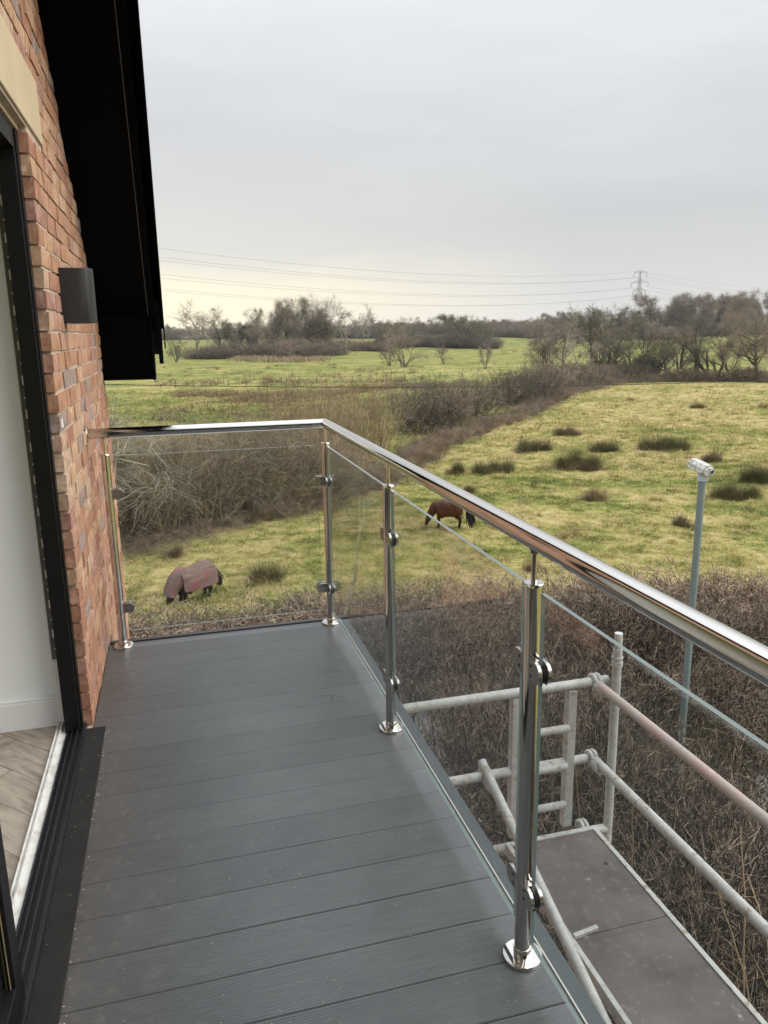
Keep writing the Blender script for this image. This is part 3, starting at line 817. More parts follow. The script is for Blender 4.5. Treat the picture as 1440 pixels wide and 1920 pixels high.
# ------------------------------------------------------------------ scaffold
sc = empty('scaffold_tower', (1.1, -.5, -6.05), 'weathered aluminium scaffold tower with brown platform below the balcony', 'scaffold')
def sp(mb, name, *mats):
    o = mb.build(name, *mats, parent=sc); o.location = (-1.1, .5, 6.05); return o
TR = .0252
for (x, y, top) in ((1.478, -.50, -.135), (1.478, -3.0, -.1), (.10, -.5, -.40), (.10, -3., -.4)):
    mb = MB(); mb.tube([(x, y, GZ+.05), (x, y, top)], TR, 20)
    if x > 1: mb.tube([(x, y, top-.10), (x, y, top-.075)], .031, 20); mb.tube([(x, y, top-.055), (x, y, top-.045)], .030, 20); mb.tube([(x, y, top), (x, y, top+.09)], .0215, 20)
    sp(mb, 'standard', M_ALU)
def tube(name, pts, m=M_ALU, r=TR):
    mb = MB(); mb.tube(pts, r, 20); return sp(mb, name, m)
tube('transom', [(.05, -.45, -.335), (1.455, -.45, -.335)])
tube('transom', [(.05, -.45, -.80), (1.40, -.45, -.80)])
tube('transom', [(.05, -.50, -1.235), (1.47, -.50, -1.235)])
tube('transom', [(.05, -1.52, -1.255), (.83, -1.52, -1.255)], r=.022)
tube('transom', [(.05, -1.86, -1.255), (.83, -1.86, -1.255)], r=.022)
tube('guard_rail', [(1.378, -.40, -.34), (1.372, -3.6, -.335)], M_RUST)
tube('guard_rail', [(1.385, -.42, -.80), (1.372, -3.6, -.79)])
tube('diagonal_brace', [(.735, -.40, -.745), (.755, -1.66, -1.19), (.77, -3.0, -1.66)])
tube('ledger', [(.79, -.52, -1.30), (.79, -3.4, -1.30)], r=.022)
def claw(x, y, z, ax):      # hook clip of a tower brace
    mb = MB(); pts = []
    for k in range(0, 9):
        a = math.pi*(-.15+1.3*k/8)
        if ax == 'x': pts.append((x, y-.036*math.cos(a), z+.036*math.sin(a)))
        else: pts.append((x-.036*math.cos(a), y, z+.036*math.sin(a)))
    mb.tube(pts, .0125, 10)
    pts2 = [(p[0]+(.027 if ax == 'x' else 0), p[1]+(0 if ax == 'x' else .027), p[2]) for p in pts]
    mb.tube(pts2, .0125, 10); mb.tube([(x+.013, y-.03, z-.01), (x+.013, y-.11, z-.02)], [.032, .028], 12)
    sp(mb, 'claw', M_ALU)
claw(1.365, -.45, -.335, 'x'); claw(1.365, -.45, -.80, 'x'); claw(.725, -.45, -.80, 'x'); claw(1.30, -.50, -1.20, 'x')
# ladder frame in the end bay
for x in (.905, 1.235):
    mb = MB(); mb.box(x-.026, x+.026, -.475, -.425, -1.20, -.362); bevel(sp(mb, 'ladder_stile', M_ALU), .004)
for z in (-.575, -.808, -1.045): tube('ladder_rung', [(.93, -.45-.03, z), (1.21, -.45-.03, z)], r=.021)
mb = MB(); mb.box(.835, 1.322, -1.268, -.60, -1.17, -1.155); mb.box(.835, 1.322, -2.9, -1.272, -1.17, -1.155)
hole = (1.245, -.86)
mb.tube([(hole[0], hole[1], -1.1555), (hole[0], hole[1], -1.1535)], .012, 14, mi=1)
sp(mb, 'platform_panel', M_PLY, M_RUBBER)
mb = MB(); mb.box(1.324, 1.350, -2.93, -.565, -1.215, -1.148); mb.box(.808, .833, -2.93, -.565, -1.215, -1.148); mb.box(.833, 1.324, -.597, -.566, -1.215, -1.147)
bevel(sp(mb, 'platform_edge', M_ALU), .003)
mb = MB()
for (x, y, l, a) in ((.90, -1.26, .13, .15),): mb.obox((x, y, -1.146), (l/2, l*a/2, 0), (0, .011, 0), (0, 0, .008))
sp(mb, 'hatch_latch', M_ALU)

# ------------------------------------------------------------------ cctv pole
PXY = (6.494+.0, 5.331)
cp = empty('camera_pole', (*PXY, GZ), 'lichen covered white security camera housing on a tall grey pole', 'security camera')
mb = MB(); mb.tube([(0, 0, 0), (.0, 0, 5.47)], .052, 24); mb.build('pole', M_POLE, parent=cp)
mb = MB(); mb.box(-.07, .07, -.06, .06, 5.47, 5.585); bevel(mb.build('mounting_cap', M_CAP, parent=cp, rot=(0, 0, R(-35))), .008)
hd = MB()   # housing along local +x, visor roof
sec = [(-.09, -.08), (.09, -.08), (.12, -.03), (.11, .04), (.06, .09), (-.06, .09), (-.11, .04), (-.12, -.03)]
hd.prism([(-.20, y, z) for y, z in sec], (.46, 0, 0))
hsg = hd.build('housing', M_CCTV, parent=cp, loc=(0, .05, 5.655), rot=(0, R(12), R(-84)), scale=.72)
bevel(hsg, .008)
mb = MB(); sec2 = [(-.135, -.035), (-.125, -.045), (-.11, -.04), (-.12, .04), (-.06, .102), (.06, .102), (.12, .04), (.11, -.04), (.125, -.045), (.135, -.035), (.13, .048), (.066, .115), (-.066, .115), (-.13, .048)]
mb.prism([(-.24, y, z) for y, z in sec2], (.44, 0, 0)); vi = mb.build('sun_visor', M_CCTV, parent=hsg)
mb = MB(); mb.tube([(.258, .035, .01), (.275, .035, .01)], [.052, .048], 20); mb.build('lens_ring', M_CCTV, parent=hsg)
mb = MB(); mb.tube([(.270, .035, .01), (.2765, .035, .01)], .037, 20); mb.build('lens', M_LENS, parent=hsg)
mb = MB(); mb.box(-.22, .18, -.15, -.12, -.055, -.028); mb.box(-.22, .18, .12, .15, -.055, -.028); mb.build('side_rail', M_CCTV, parent=hsg)

# ------------------------------------------------------------------ vegetation prototypes
def shrub_proto(name, H, Wd, stems, br, tw, mats, seed, r0=.014, lean=.35, twig_len=(.15, .45), tr=.003, lift=.05, leaf=0, mid=.62, tips=0, wand=.22):
    g = np.random.default_rng(seed)
    st = np.stack([g.normal(0, Wd*.28, stems), g.normal(0, Wd*.28, stems), np.full(stems, -.1)], 1)
    d = np.stack([g.normal(0, lean, stems), g.normal(0, lean, stems), np.ones(stems)], 1)
    p0 = grow(st, d, g.uniform(.65, 1.12, stems)*H, 7, .16, lift, g)
    ra = np.linspace(1, .3, 7)[None]*g.uniform(.6, 1.2, stems)[:, None]*r0
    p1, ra1 = kids(p0, ra, br, .12, .98, 42, .42, 5, wand, lift, g, rf=.6, rmin=tr)
    p2, ra2 = kids(p1, ra1, tw, .1, 1., 45, .5, 3, wand*1.36, lift*.5, g, L=twig_len, rf=.6, rmin=tr)
    sets = [(p0, ra, 0, 3), (p1, ra1, 0, 3), (p2, ra2, 1, 3)]
    if tips:
        p3, ra3 = kids(p2, ra2, tips, .2, 1., 45, .5, 2, .3, 0, g, L=(.05, .16), rf=.7, rmin=tr*.8)
        sets.append((p3, ra3, 1, 3))
    lf = None
    if leaf:
        i = g.integers(0, len(p2), leaf); lf = leaves(p2[i, 1]+g.normal(0, .03, (leaf, 3)), .022 if leaf < 20000 else .03, g)
    return strand_mesh(name, sets, mats, lf)
B_NST = bark('dark_hedge_stem', (.030, .025, .020), (.075, .060, .046), 3)
B_NTW = bark('dark_hedge_twig', (.050, .038, .029), (.40, .315, .235), 9, .44, .62)
S_HEDGE = [shrub_proto('hedge_shrub', 1.9, 1.3, 46, 420, 1300, [B_NST, B_NTW], 20+i, r0=.018, tr=.0050, lean=.18, twig_len=(.14, .46), lift=.15, tips=700, wand=.11) for i in range(3)]
S_IVY = [shrub_proto('ivy_shrub', 1.7, 1.2, 50, 380, 1800, [B_NST, B_NTW, B_LEAF], 30+i, r0=.012, tr=.0026, leaf=1300) for i in range(2)]
S_FARH = [shrub_proto('hedge_shrub', 1.9, 2.0, 80, 500, 1900, [B_HEDGE, B_HTIP], 40+i, r0=.014, tr=.008, lean=.55, lift=-.02, twig_len=(.15, .5)) for i in range(3)]
S_BRAM = [shrub_proto('bramble_clump', 1.2, 2.4, 120, 500, 2000, [B_BRAM, B_BRAM], 50+i, r0=.010, tr=.006, lean=.9, lift=-.10, twig_len=(.15, .5)) for i in range(3)]
S_WILL = [shrub_proto('willow_shrub', 4.4, 2.6, 120, 700, 2300, [B_WILL, B_GREY], 60+i, r0=.020, tr=.0075, lean=.28, lift=.06, twig_len=(.3, .8)) for i in range(3)]
S_WAND = [shrub_proto('willow_wands', 5.2, 1.6, 34, 120, 300, [B_WILL, B_WILL], 66+i, r0=.022, tr=.007, lean=.16, lift=.1, twig_len=(.3, .8)) for i in range(2)]
S_BUSH = [shrub_proto('thorn_bush', 4.4, 4.6, 110, 1000, 4200, [B_HEDGE, m], 70+i, r0=.03, tr=.012, lean=.5, lift=.03, twig_len=(.3, .8)) for i, m in enumerate((B_GREY, B_HTIP, B_GREY))]
def blades(name, n, H, spread, w, lean, mat, seed, K=3, droop=-.15):
    g = np.random.default_rng(seed)
    st = np.stack([g.normal(0, spread, n), g.normal(0, spread, n), np.full(n, -.03)], 1)
    d = np.stack([g.normal(0, lean, n)+st[:, 0]*.6/spread*lean, g.normal(0, lean, n)+st[:, 1]*.6/spread*lean, np.ones(n)], 1)
    p = grow(st, d, g.uniform(.5, 1.1, n)*H, K, .12, droop, g)
    r_ = np.linspace(1, .15, K)[None]*np.full((n, 1), w)
    return strand_mesh(name, [(p, r_, 0, 2)], [mat])
RUSH = [blades('rush_clump', 420, .95, .22, .008, .32, B_RUSH, 80+i) for i in range(3)]
RUSHB = [blades('rush_clump', 300, .8, .20, .009, .4, B_RUSHB, 86+i) for i in range(2)]
TUFT = [blades('grass_tuft', 26, .17, .05, .006, .8, M_GRASS, 90, droop=-.5), blades('grass_tuft', 26, .12, .07, .007, 1.2, M_GRASS, 91, droop=-.7), blades('grass_tuft', 20, .22, .05, .006, .6, M_GRASS, 92, droop=-.6)]

# grass over the near paddock: one stuff object, instanced by geometry nodes
def scatter_pts(n, r0, r1, seed, a0=-30, a1=52):
    g = np.random.default_rng(seed)
    r = r0*(r1/r0)**g.uniform(0, 1, n); a = np.radians(g.uniform(a0, a1, n))
    x = CX+r*np.sin(a); y = CY+r*np.cos(a)
    return x, y, r
x, y, r = scatter_pts(230000, 17.5, 120, 5)
k = (y > 13.6-.0*x) | ((x > 8) & (y > 13.6-.30*(x-8)))
x, y, r = x[k], y[k], r[k]
z = ground_z(x, y)
clump = np.clip(.7+.9*vnoise(x/.8, y/.8, 21)+1.3*vnoise(x/.3, y/.3, 22), .25, 1.8)
scl = clump*np.random.default_rng(4).uniform(.7, 1.4, len(x))*1.15*np.clip(r/35, .9, 1.9)
pm_ = bpy.data.meshes.new('grass'); pm_.vertices.add(len(x)); pm_.vertices.foreach_set('co', np.stack([x, y, z], 1).astype(np.float32).ravel())
for nm, val in (('scl', scl), ('straw', straw_bias(x, y)), ('rotz', np.random.default_rng(6).uniform(0, 6.283, len(x)))):
    a = pm_.attributes.new(nm, 'FLOAT', 'POINT'); a.data.foreach_set('value', val.astype(np.float32))
go = link('grass', pm_)
tag(go, 'short tussocky meadow grass, part green and part straw coloured', 'grass', kind='stuff')
ng = bpy.data.node_groups.new('scatter_grass', 'GeometryNodeTree')
ng.interface.new_socket('Geometry', in_out='INPUT', socket_type='NodeSocketGeometry'); ng.interface.new_socket('Geometry', in_out='OUTPUT', socket_type='NodeSocketGeometry')
gi = ng.nodes.new('NodeGroupInput'); gout = ng.nodes.new('NodeGroupOutput')
iop = ng.nodes.new('GeometryNodeInstanceOnPoints')
jn = ng.nodes.new('GeometryNodeJoinGeometry')
for i, me in enumerate(TUFT):
    po = bpy.data.objects.new('grass_tuft', me)       # not linked to the scene: only its mesh is used
    oi = ng.nodes.new('GeometryNodeObjectInfo'); oi.inputs['Object'].default_value = po; oi.inputs['As Instance'].default_value = True
    ng.links.new(oi.outputs['Geometry'], jn.inputs[0])
def nattr(nm):
    a = ng.nodes.new('GeometryNodeInputNamedAttribute'); a.data_type = 'FLOAT'; a.inputs[0].default_value = nm; return a.outputs[0]
cxyz = ng.nodes.new('ShaderNodeCombineXYZ'); ng.links.new(nattr('rotz'), cxyz.inputs[2])
ng.links.new(gi.outputs[0], iop.inputs['Points']); ng.links.new(jn.outputs[0], iop.inputs['Instance']); iop.inputs['Pick Instance'].default_value = True
rv_ = ng.nodes.new('FunctionNodeRandomValue'); rv_.data_type = 'INT'; rv_.inputs[4].default_value = 0; rv_.inputs[5].default_value = 2
ng.links.new(rv_.outputs[2], iop.inputs['Instance Index'])
ng.links.new(cxyz.outputs[0], iop.inputs['Rotation']); ng.links.new(nattr('scl'), iop.inputs['Scale'])
ng.links.new(iop.outputs[0], gout.inputs[0])
md = go.modifiers.new('scatter', 'NODES'); md.node_group = ng

# ------------------------------------------------------------------ hedges
def hedge(name, label, cat, spots, protos, part, group=None):
    x0, y0 = spots[0][:2]
    h = empty(name, (x0, y0, gz(x0, y0)), label, cat, group)
    for (x, y, s) in spots:
        zz = gz(x, y)
        sx = s if isinstance(s, tuple) else (s, s, s)
        k = rnd.uniform(.9, 1.1)
        link(part, rnd.choice(protos), h, loc=(x-x0, y-y0, zz-gz(x0, y0)), rz=rnd.uniform(0, 6.28), scale=tuple(c*k for c in sx))
    return h
def along(line, step, jit=0, rows=(0,)):
    out = []
    for (x0, y0), (x1, y1) in zip(line[:-1], line[1:]):
        L = math.hypot(x1-x0, y1-y0); n = max(1, int(L/step)); nx, ny = -(y1-y0)/L, (x1-x0)/L
        for i in range(n):
            for rw in rows:
                t = (i+rnd.uniform(-.3, .3))/n
                o = rw+rnd.uniform(-jit, jit)
                out.append((x0+(x1-x0)*t+nx*o, y0+(y1-y0)*t+ny*o))
    return out
# A: boundary hedge between the yard and the paddock
A = [(x, y, (1.0, 1.0, rnd.uniform(.68, .92)*(.74 if x < 1 else .88 if x < 4 else 1))) for x, y in along([(-8, 13.4), (-3, 12.8), (3, 12.2), (8, 11.3), (14, 9.3), (22, 6), (30, 1)], .85, .25, (0, .8, 1.5))]
hedge('boundary_hedge', 'long clipped bare brown hedge between the yard and the paddock', 'hedge', A, S_FARH, 'hedge_shrub')
# B: twiggy near hedge by the scaffold
B = []
for x, y in along([(3.2, -16), (3.3, 1.5), (3.4, 7.0)], .95, .25, (0, -.85, -1.7)):
    B.append((x, y, (1.0, 1.0, rnd.uniform(.95, 1.3))))
for x, y in along([(2.9, 11.0), (8, 10.4), (14, 8.0), (22, 4)], 1.1, .25, (0, -.9, -3.5)):
    B.append((x, y, (1.0, 1.0, rnd.uniform(.80, 1.05))))
h = hedge('near_hedge', 'tall bare twiggy hedge standing beside the scaffold tower', 'hedge', B, S_HEDGE, 'hedge_shrub')
B2 = [(x, y, (1.0, 1.0, rnd.uniform(.9, 1.15))) for x, y in along([(6.1, -3), (6.2, 2.6)], .7, .3, (0, -.9))]
B2 += [(x, y, (1.0, 1.0, rnd.uniform(.8, 1.1))) for x, y in along([(6.6, -14), (6.8, 1), (8.2, 5.2)], 1.1, .3, (0, -1.1))]
B2 += [(x, y, (1.0, 1.0, rnd.uniform(.95, 1.15))) for x, y in ((5.4, 5.6), (6.3, 6.2), (7.4, 6.6), (6.0, 4.4), (8.6, 6.9), (9.8, 6.4), (7.0, 5.2))]
hedge('ivy_hedge', 'darker ivy grown end of the hedge at the lower right', 'hedge', B2+[(3.3, -1, 1.), (3.6, -.2, 1.), (4.2, .6, 1.0), (5.0, -.4, 1.1), (4.4, -1.6, 1.1)], S_IVY, 'ivy_shrub')
g = np.random.default_rng(77)
for (x, y, z, dx, dy, L, lab) in ((3.1, 1.6, -4.4, -.05, -.25, 2.6, 'long pale bare cane arching up before the hedge, upper one'), (3.3, .2, -4.6, -.12, -.3, 2.8, 'long pale bare cane at the lower right, between rail and hedge'), (2.9, -.7, -4.5, -.1, .2, 2.4, 'short pale forked cane beside the scaffold platform')):
    st = np.array([[0, 0, 0.]]*2); p_ = grow(st+g.normal(0, .03, (2, 3)), np.array([[dx, dy, 1.]]*2)+g.normal(0, .06, (2, 3)), np.full(2, L), 12, .07, -.015, g); ra_ = np.linspace(.009, .004, 12)[None]*np.ones((2, 1))
    q_, qa = kids(p_, ra_, 12, .3, 1., 40, .5, 6, .12, .02, g, L=(.2, .6), rmin=.0028)
    tag(link('bramble_cane', strand_mesh('bramble_cane', [(p_, ra_, 0, 5), (q_, qa, 0, 3)], [B_DEAD]), None, loc=(x, y, z)), lab, 'cane', 'pale canes in front of the near hedge')
# C: willow thicket on the left
C_ = []
for x, y in along([(-9, 23), (-2.75, 27.0), (.5, 29.2), (4.3, 31.4), (7.0, 34)], 1.1, .5, (0, 2.2, 4.0)):
    C_.append((x, y, (1.0, 1.0, rnd.uniform(.60, .80))))
hedge('willow_thicket', 'tall brown willow thicket behind the left glass panel', 'thicket', C_, S_WILL, 'willow_shrub')
Wn = [(x, y, rnd.uniform(.8, 1.05)) for x, y in along([(6.5, 35), (13, 43)], 1.5, .8, (0, 2.5))]
hedge('willow_wands', 'clump of tall thin upright stems rising above the handrail corner', 'shrub', Wn, S_WAND, 'willow_stems')
D = [(x, y, (1.0, 1.0, rnd.uniform(.4, 1.05))) for x, y in along([(-3, 25.2), (1, 27.6), (4.5, 29.8), (9.5, 35.2), (18, 48.2), (28, 58.9), (46, 82.4), (56, 92)], 1.4, .5, (0,))]
hedge('bramble_bank', 'low reddish brown bramble bank along the diagonal ditch', 'brambles', D, S_BRAM, 'bramble_clump')
dg = [(x, y, rnd.uniform(.5, .9)) for x, y in along([(1, 26.8), (4.5, 28.8), (9.5, 33.6), (18, 46.6), (28, 57.2), (46, 80.8)], .9, .4)]
hedge('dead_grass_fringe', 'straw coloured dead grass fringe along the bramble bank', 'dead grass', dg, RUSHB, 'grass_clump')
# individual thorn bushes along the ditch
for (x, y, s, lab, pi) in (
    (18.0, 53.0, (.92, .92, 1.05), 'grey twiggy thorn bush behind the handrail, tallest of the row', 0),
    (21.6, 56.2, (.6, .6, .72), 'small greenish brown thorn bush between two bigger bushes', 1),
    (25.6, 61.5, (.80, .80, .92), 'dark rounded thorn bush right of the small greenish one', 2),
    (33.5, 70.5, (.85, .85, .92), 'dense dark bush halfway along the diagonal ditch', 0),
    (38.6, 75.5, (1.05, 1.05, .98), 'broad purple brown bush before the dead trees', 2),
    (45.0, 84.5, (1.0, 1.0, .85), 'brown bush at the foot of the pale dead tree', 1),
    (52.5, 93.0, (1.1, 1.1, .95), 'brown bush where the ditch meets the far hedge', 2)):
    o = link('thorn_bush', S_BUSH[pi], None, loc=(x, y, gz(x, y)), rz=rnd.uniform(0, 6), scale=s)
    tag(o, lab, 'bush', 'thorn bushes along the diagonal ditch')
# hedge bottom along the far side of the paddock
E_ = [(x, y, (1.3, 1.3, rnd.uniform(.9, 1.4))) for x, y in along([(57, 94.5), (64, 101), (72, 99.5), (88, 85.5), (110, 63), (130, 42)], 1.6, .5, (0, 1.6))]
hedge('paddock_hedge', 'low brown hedge along the far side of the paddock', 'hedge', E_, S_BRAM+S_FARH, 'hedge_shrub')

# ------------------------------------------------------------------ trees
def tree_proto(seed, H, trunk_r, trunk_h, limbs, spread, tw=3200, twm=B_BRTW, tm=B_TREE, crook=.16, ang=48, stems=1, tr=.016, lift=.06, l3=420, leaf=0, rs=1):
    g = np.random.default_rng(seed)
    st = np.stack([g.normal(0, .25*(stems > 1), stems), g.normal(0, .25*(stems > 1), stems), np.full(stems, -.3)], 1)
    d = np.stack([g.normal(0, .07+.22*(stems > 1), stems), g.normal(0, .07+.22*(stems > 1), stems), np.ones(stems)], 1)
    p0 = grow(st, d, np.full(stems, H*.78)*g.uniform(.85, 1.1, stems), 9, .07+crook*.3, .05, g)
    ra0 = np.linspace(1, .16, 9)[None]*np.full((stems, 1), trunk_r); ra0[:, 0] *= 1.45
    t0 = trunk_h/H/.78
    p1, ra1 = kids(p0, ra0, int(limbs*1.5), t0, .98, ang, .0, 8, crook, lift, g, L=(spread*.6, spread*1.05), rf=.55, rmin=.04*rs)
    p2, ra2 = kids(p1, ra1, limbs*9, .15, 1., 48, .55, 6, crook*1.1, lift, g, rf=.5, rmin=.02*rs)
    p3, ra3 = kids(p2, ra2, int(l3*1.3), .1, 1., 46, .62, 4, .18, lift, g, rf=.5, rmin=tr*1.1)
    k_ = H/13
    p4, ra4 = kids(p3, ra3, int(tw*1.25), .05, 1., 44, .5, 3, .22, lift*.5, g, L=(.5*k_, 1.5*k_), rf=.6, rmin=tr)
    t = strand_mesh('trunk', [(p0, ra0, 0, 8), (p1, ra1, 0, 5)], [tm])
    lf = None
    if leaf:
        i = g.integers(0, len(p3), leaf); lf = leaves(p3[i, 2]+g.normal(0, .3, (leaf, 3)), .14, g)
    c = strand_mesh('crown', [(p2, ra2, 0, 3), (p3, ra3, 1, 3), (p4, ra4, 1, 3)], [tm, twm]+([B_LEAF] if leaf else []), lf)
    zz = np.empty(len(c.vertices)*3, np.float32); c.vertices.foreach_get('co', zz); zz = zz.reshape(-1, 3)
    return t, c, float(np.percentile(zz[:, 2], 99.7))
T_OAK = [tree_proto(101+i, 17, .42, 3.2, 16, 7.5, tw=5200, twm=B_OLTW if i else B_BRTW, crook=.2, ang=58, tr=.013, l3=900) for i in range(2)]
T_MID = [tree_proto(111+i, 11, .30, .9, 13, 4.8, tw=2600, twm=B_GREY, crook=.17, ang=46, stems=s, tr=.009, l3=420, lift=.05) for i, s in enumerate((1, 3, 2, 4))]
T_POP = [tree_proto(121+i, 17, .3, 2, 16, 5.5, tw=5200, twm=B_BRTW, crook=.1, ang=32, tr=.015, lift=.14, l3=800) for i in range(2)]
T_DEAD = [tree_proto(131+i, 12, .26, 3, 9, 4.0, tw=420, twm=B_PALE, tm=B_PALE, crook=.28, ang=46, tr=.03, l3=160, stems=1+i) for i in range(2)]
T_LOW = [tree_proto(141+i, 8, .16, .8, 12, 4.2, tw=3600, twm=B_OLTW if i == 0 else B_BRTW, crook=.16, ang=52, stems=4, tr=.010, l3=600) for i in range(2)]
T_IVY = [tree_proto(151, 14, .35, 1.5, 14, 4.5, tw=2600, twm=B_OLTW, crook=.15, ang=45, stems=2, tr=.02, l3=500, leaf=3200)]
def tree(proto, x, y, h, label, name='bare_tree', group=None, wide=1., rz=None, cat='tree'):
    t, c, H = proto
    s = h/H
    o = empty(name, (x, y, gz(x, y)-.1), label, cat, group)
    o.rotation_euler = (0, 0, rnd.uniform(0, 6.28) if rz is None else rz); o.scale = (s*wide, s*wide, s)
    link('trunk', t, o); link('crown', c, o)
    return o
def at_px(px, dist):    # ground position on the bearing of a photo column, at a true distance
    d = fw*1.0+r2*((px-720)/FPX); a = math.atan2(d.x, d.y)
    return CX+dist*math.sin(a), CY+dist*math.cos(a)
g1 = 'trees along the far side of the paddock'
for px, D_, h, pr, lab, wd_ in (
    (1048, 137, 11.5, T_DEAD[0], 'pale barked half dead tree standing at the hedge corner', .9),
    (1092, 137, 11.8, T_MID[1], 'bare many stemmed tree just right of the pale half dead tree', 1.15),
    (1140, 139, 12.0, T_MID[0], 'wide bare tree left of the dark holly bush', 1.2),
    (1208, 134, 10.8, T_MID[2], 'crooked twin stemmed bare tree right behind the holly bush', .95),
    (1232, 131, 7.5, T_MID[0], 'small bare thorn tree between twin stemmed and upright trees', 1.0),
    (1288, 131, 11.3, T_MID[3], 'slender upright multi stemmed bare tree in front of the brown poplars', .85),
    (1345, 128, 6.5, T_LOW[1], 'short bushy brown sapling among the fence posts', .8),
    (1403, 125, 11.3, T_OAK[0], 'stout dark trunked oak at the right edge of the photo', .95),
    (1075, 118, 7.8, T_DEAD[1], 'small bleached dead tree in front of the hedge corner', .8)):
    x, y = at_px(px, D_); tree(pr, x, y, h, lab, group=g1, wide=wd_, name='dead_tree' if pr in T_DEAD else 'bare_tree')
x, y = at_px(1194, 135)
HOLLY = shrub_proto('holly_bush', 3.4, 3.2, 60, 420, 1500, [B_HEDGE, B_HTIP, B_HOLLY], 160, r0=.03, tr=.01, lean=.4, twig_len=(.2, .6))
g = np.random.default_rng(8)
cpts = nrm(g.normal(size=(9000, 3)))*g.uniform(.45, 1.0, (9000, 1))**.5*np.array([2.3, 2.3, 1.75])*(1+.12*g.normal(size=(9000, 1)))+np.array([0, 0, 1.6])
lv, lf = leaves(cpts, .12, g)
hb_ = link('holly_bush', np_mesh('holly_bush', lv, lf, [B_HOLLY]), None, loc=(x, y, gz(x, y)))
tag(hb_, 'dark evergreen holly bush in the hedge below the pylon', 'bush')
ORD = 'first second third fourth fifth sixth seventh eighth ninth tenth eleventh twelfth thirteenth fourteenth fifteenth sixteenth seventeenth eighteenth nineteenth twentieth twenty-first twenty-second twenty-third twenty-fourth twenty-fifth twenty-sixth'.split()
# oak group in the middle distance
g2 = 'trees of the clump beyond the wet meadow'
for px, D_, h, pr, lab, wd_, nm in (
    (592, 284, 21.5, T_OAK[0], 'biggest bare oak of the clump with a round crown', 1.05, 'bare_tree'),
    (548, 290, 20.5, T_OAK[1], 'tall bare oak left of the biggest oak', .9, 'bare_tree'),
    (515, 283, 20, T_POP[0], 'tall dense brown tree at the left of the oaks', .9, 'bare_tree'),
    (492, 292, 17.5, T_OAK[1], 'bare tree half hidden behind dark ivy covered neighbours', .8, 'bare_tree'),
    (462, 300, 13.5, T_IVY[0], 'dark ivy covered tree at the left shoulder of the clump', 1.1, 'ivy_tree'),
    (480, 285, 12, T_IVY[0], 'shorter dark ivy covered tree under the oaks', 1., 'ivy_tree'),
    (388, 300, 20.5, T_DEAD[0], 'pale spreading tree left of the clump with wide bare limbs', 1.25, 'bare_tree'),
    (432, 315, 18.5, T_MID[0], 'pale slender tree between spreading tree and ivy covered one', 1.0, 'bare_tree'),
    (622, 292, 15, T_OAK[1], 'lower bare tree at the right shoulder of the clump', .8, 'bare_tree'),
    (657, 330, 16.5, T_DEAD[1], 'pale leaning dead tree right of the clump', .9, 'dead_tree'),
    (690, 340, 19.5, T_DEAD[0], 'tall bleached dead tree with broken top', .75, 'dead_tree'),
    (716, 335, 16, T_MID[3], 'thin brown tree beside the bleached dead tree', .8, 'bare_tree'),
    (535, 280, 16, T_LOW[0], 'dense olive brown tree in the middle of the clump', .8, 'bare_tree'),
    (570, 300, 18.5, T_POP[1], 'upright bare tree just left of the biggest oak', .9, 'bare_tree'),
    (500, 276, 13, T_LOW[1], 'bushy tree in front at the left of the clump', .9, 'bare_tree'),
    (612, 300, 17.5, T_OAK[0], 'second round oak behind the right of the biggest', .9, 'bare_tree'),
    (352, 250, 9.5, T_LOW[0], 'small olive bush tree near the roof edge', .7, 'bare_tree')):
    x, y = at_px(px, D_); tree(pr, x, y, h, lab, group=g2, wide=wd_, name=nm)
for i, (px, D_, s) in enumerate(sorted(((410, 275, 1.2), (440, 272, 1.3), (475, 270, 1.3), (510, 268, 1.4), (545, 271, 1.5), (580, 276, 1.5), (612, 282, 1.5), (640, 290, 1.3), (385, 280, 1.1), (530, 277, 1.7), (598, 288, 1.7), (565, 290, 1.7), (455, 284, 1.6)))):
    x, y = at_px(px, D_); o = link('undergrowth_bush', S_BUSH[i % 3], None, loc=(x, y, gz(x, y)), rz=i, scale=(s*1.5, s*1.5, s*.9))
    tag(o, 'purple brown undergrowth bush under the oak clump, %s from the left' % ORD[i], 'bush', 'undergrowth at the foot of the oak clump')
x, y = at_px(417, 290); shd = empty('field_shed', (x, y, gz(x, y)), 'low grey field shed with sloping roof among the bushes', 'shed', rz=-.25)
mb = MB(); mb.prism([(-3.5, -3, 0), (3.5, -3, 0), (3.5, -3, 2.1), (-3.5, -3, 3.2)], (0, 6, 0)); mb.build('shed_wall', M_SHED, parent=shd)
mb = MB(); mb.prism([(-3.8, -3.2, 3.26), (3.8, -3.2, 2.07), (3.8, -3.2, 2.2), (-3.8, -3.2, 3.4)], (0, 6.4, 0)); mb.build('shed_roof', M_CCTV, parent=shd)
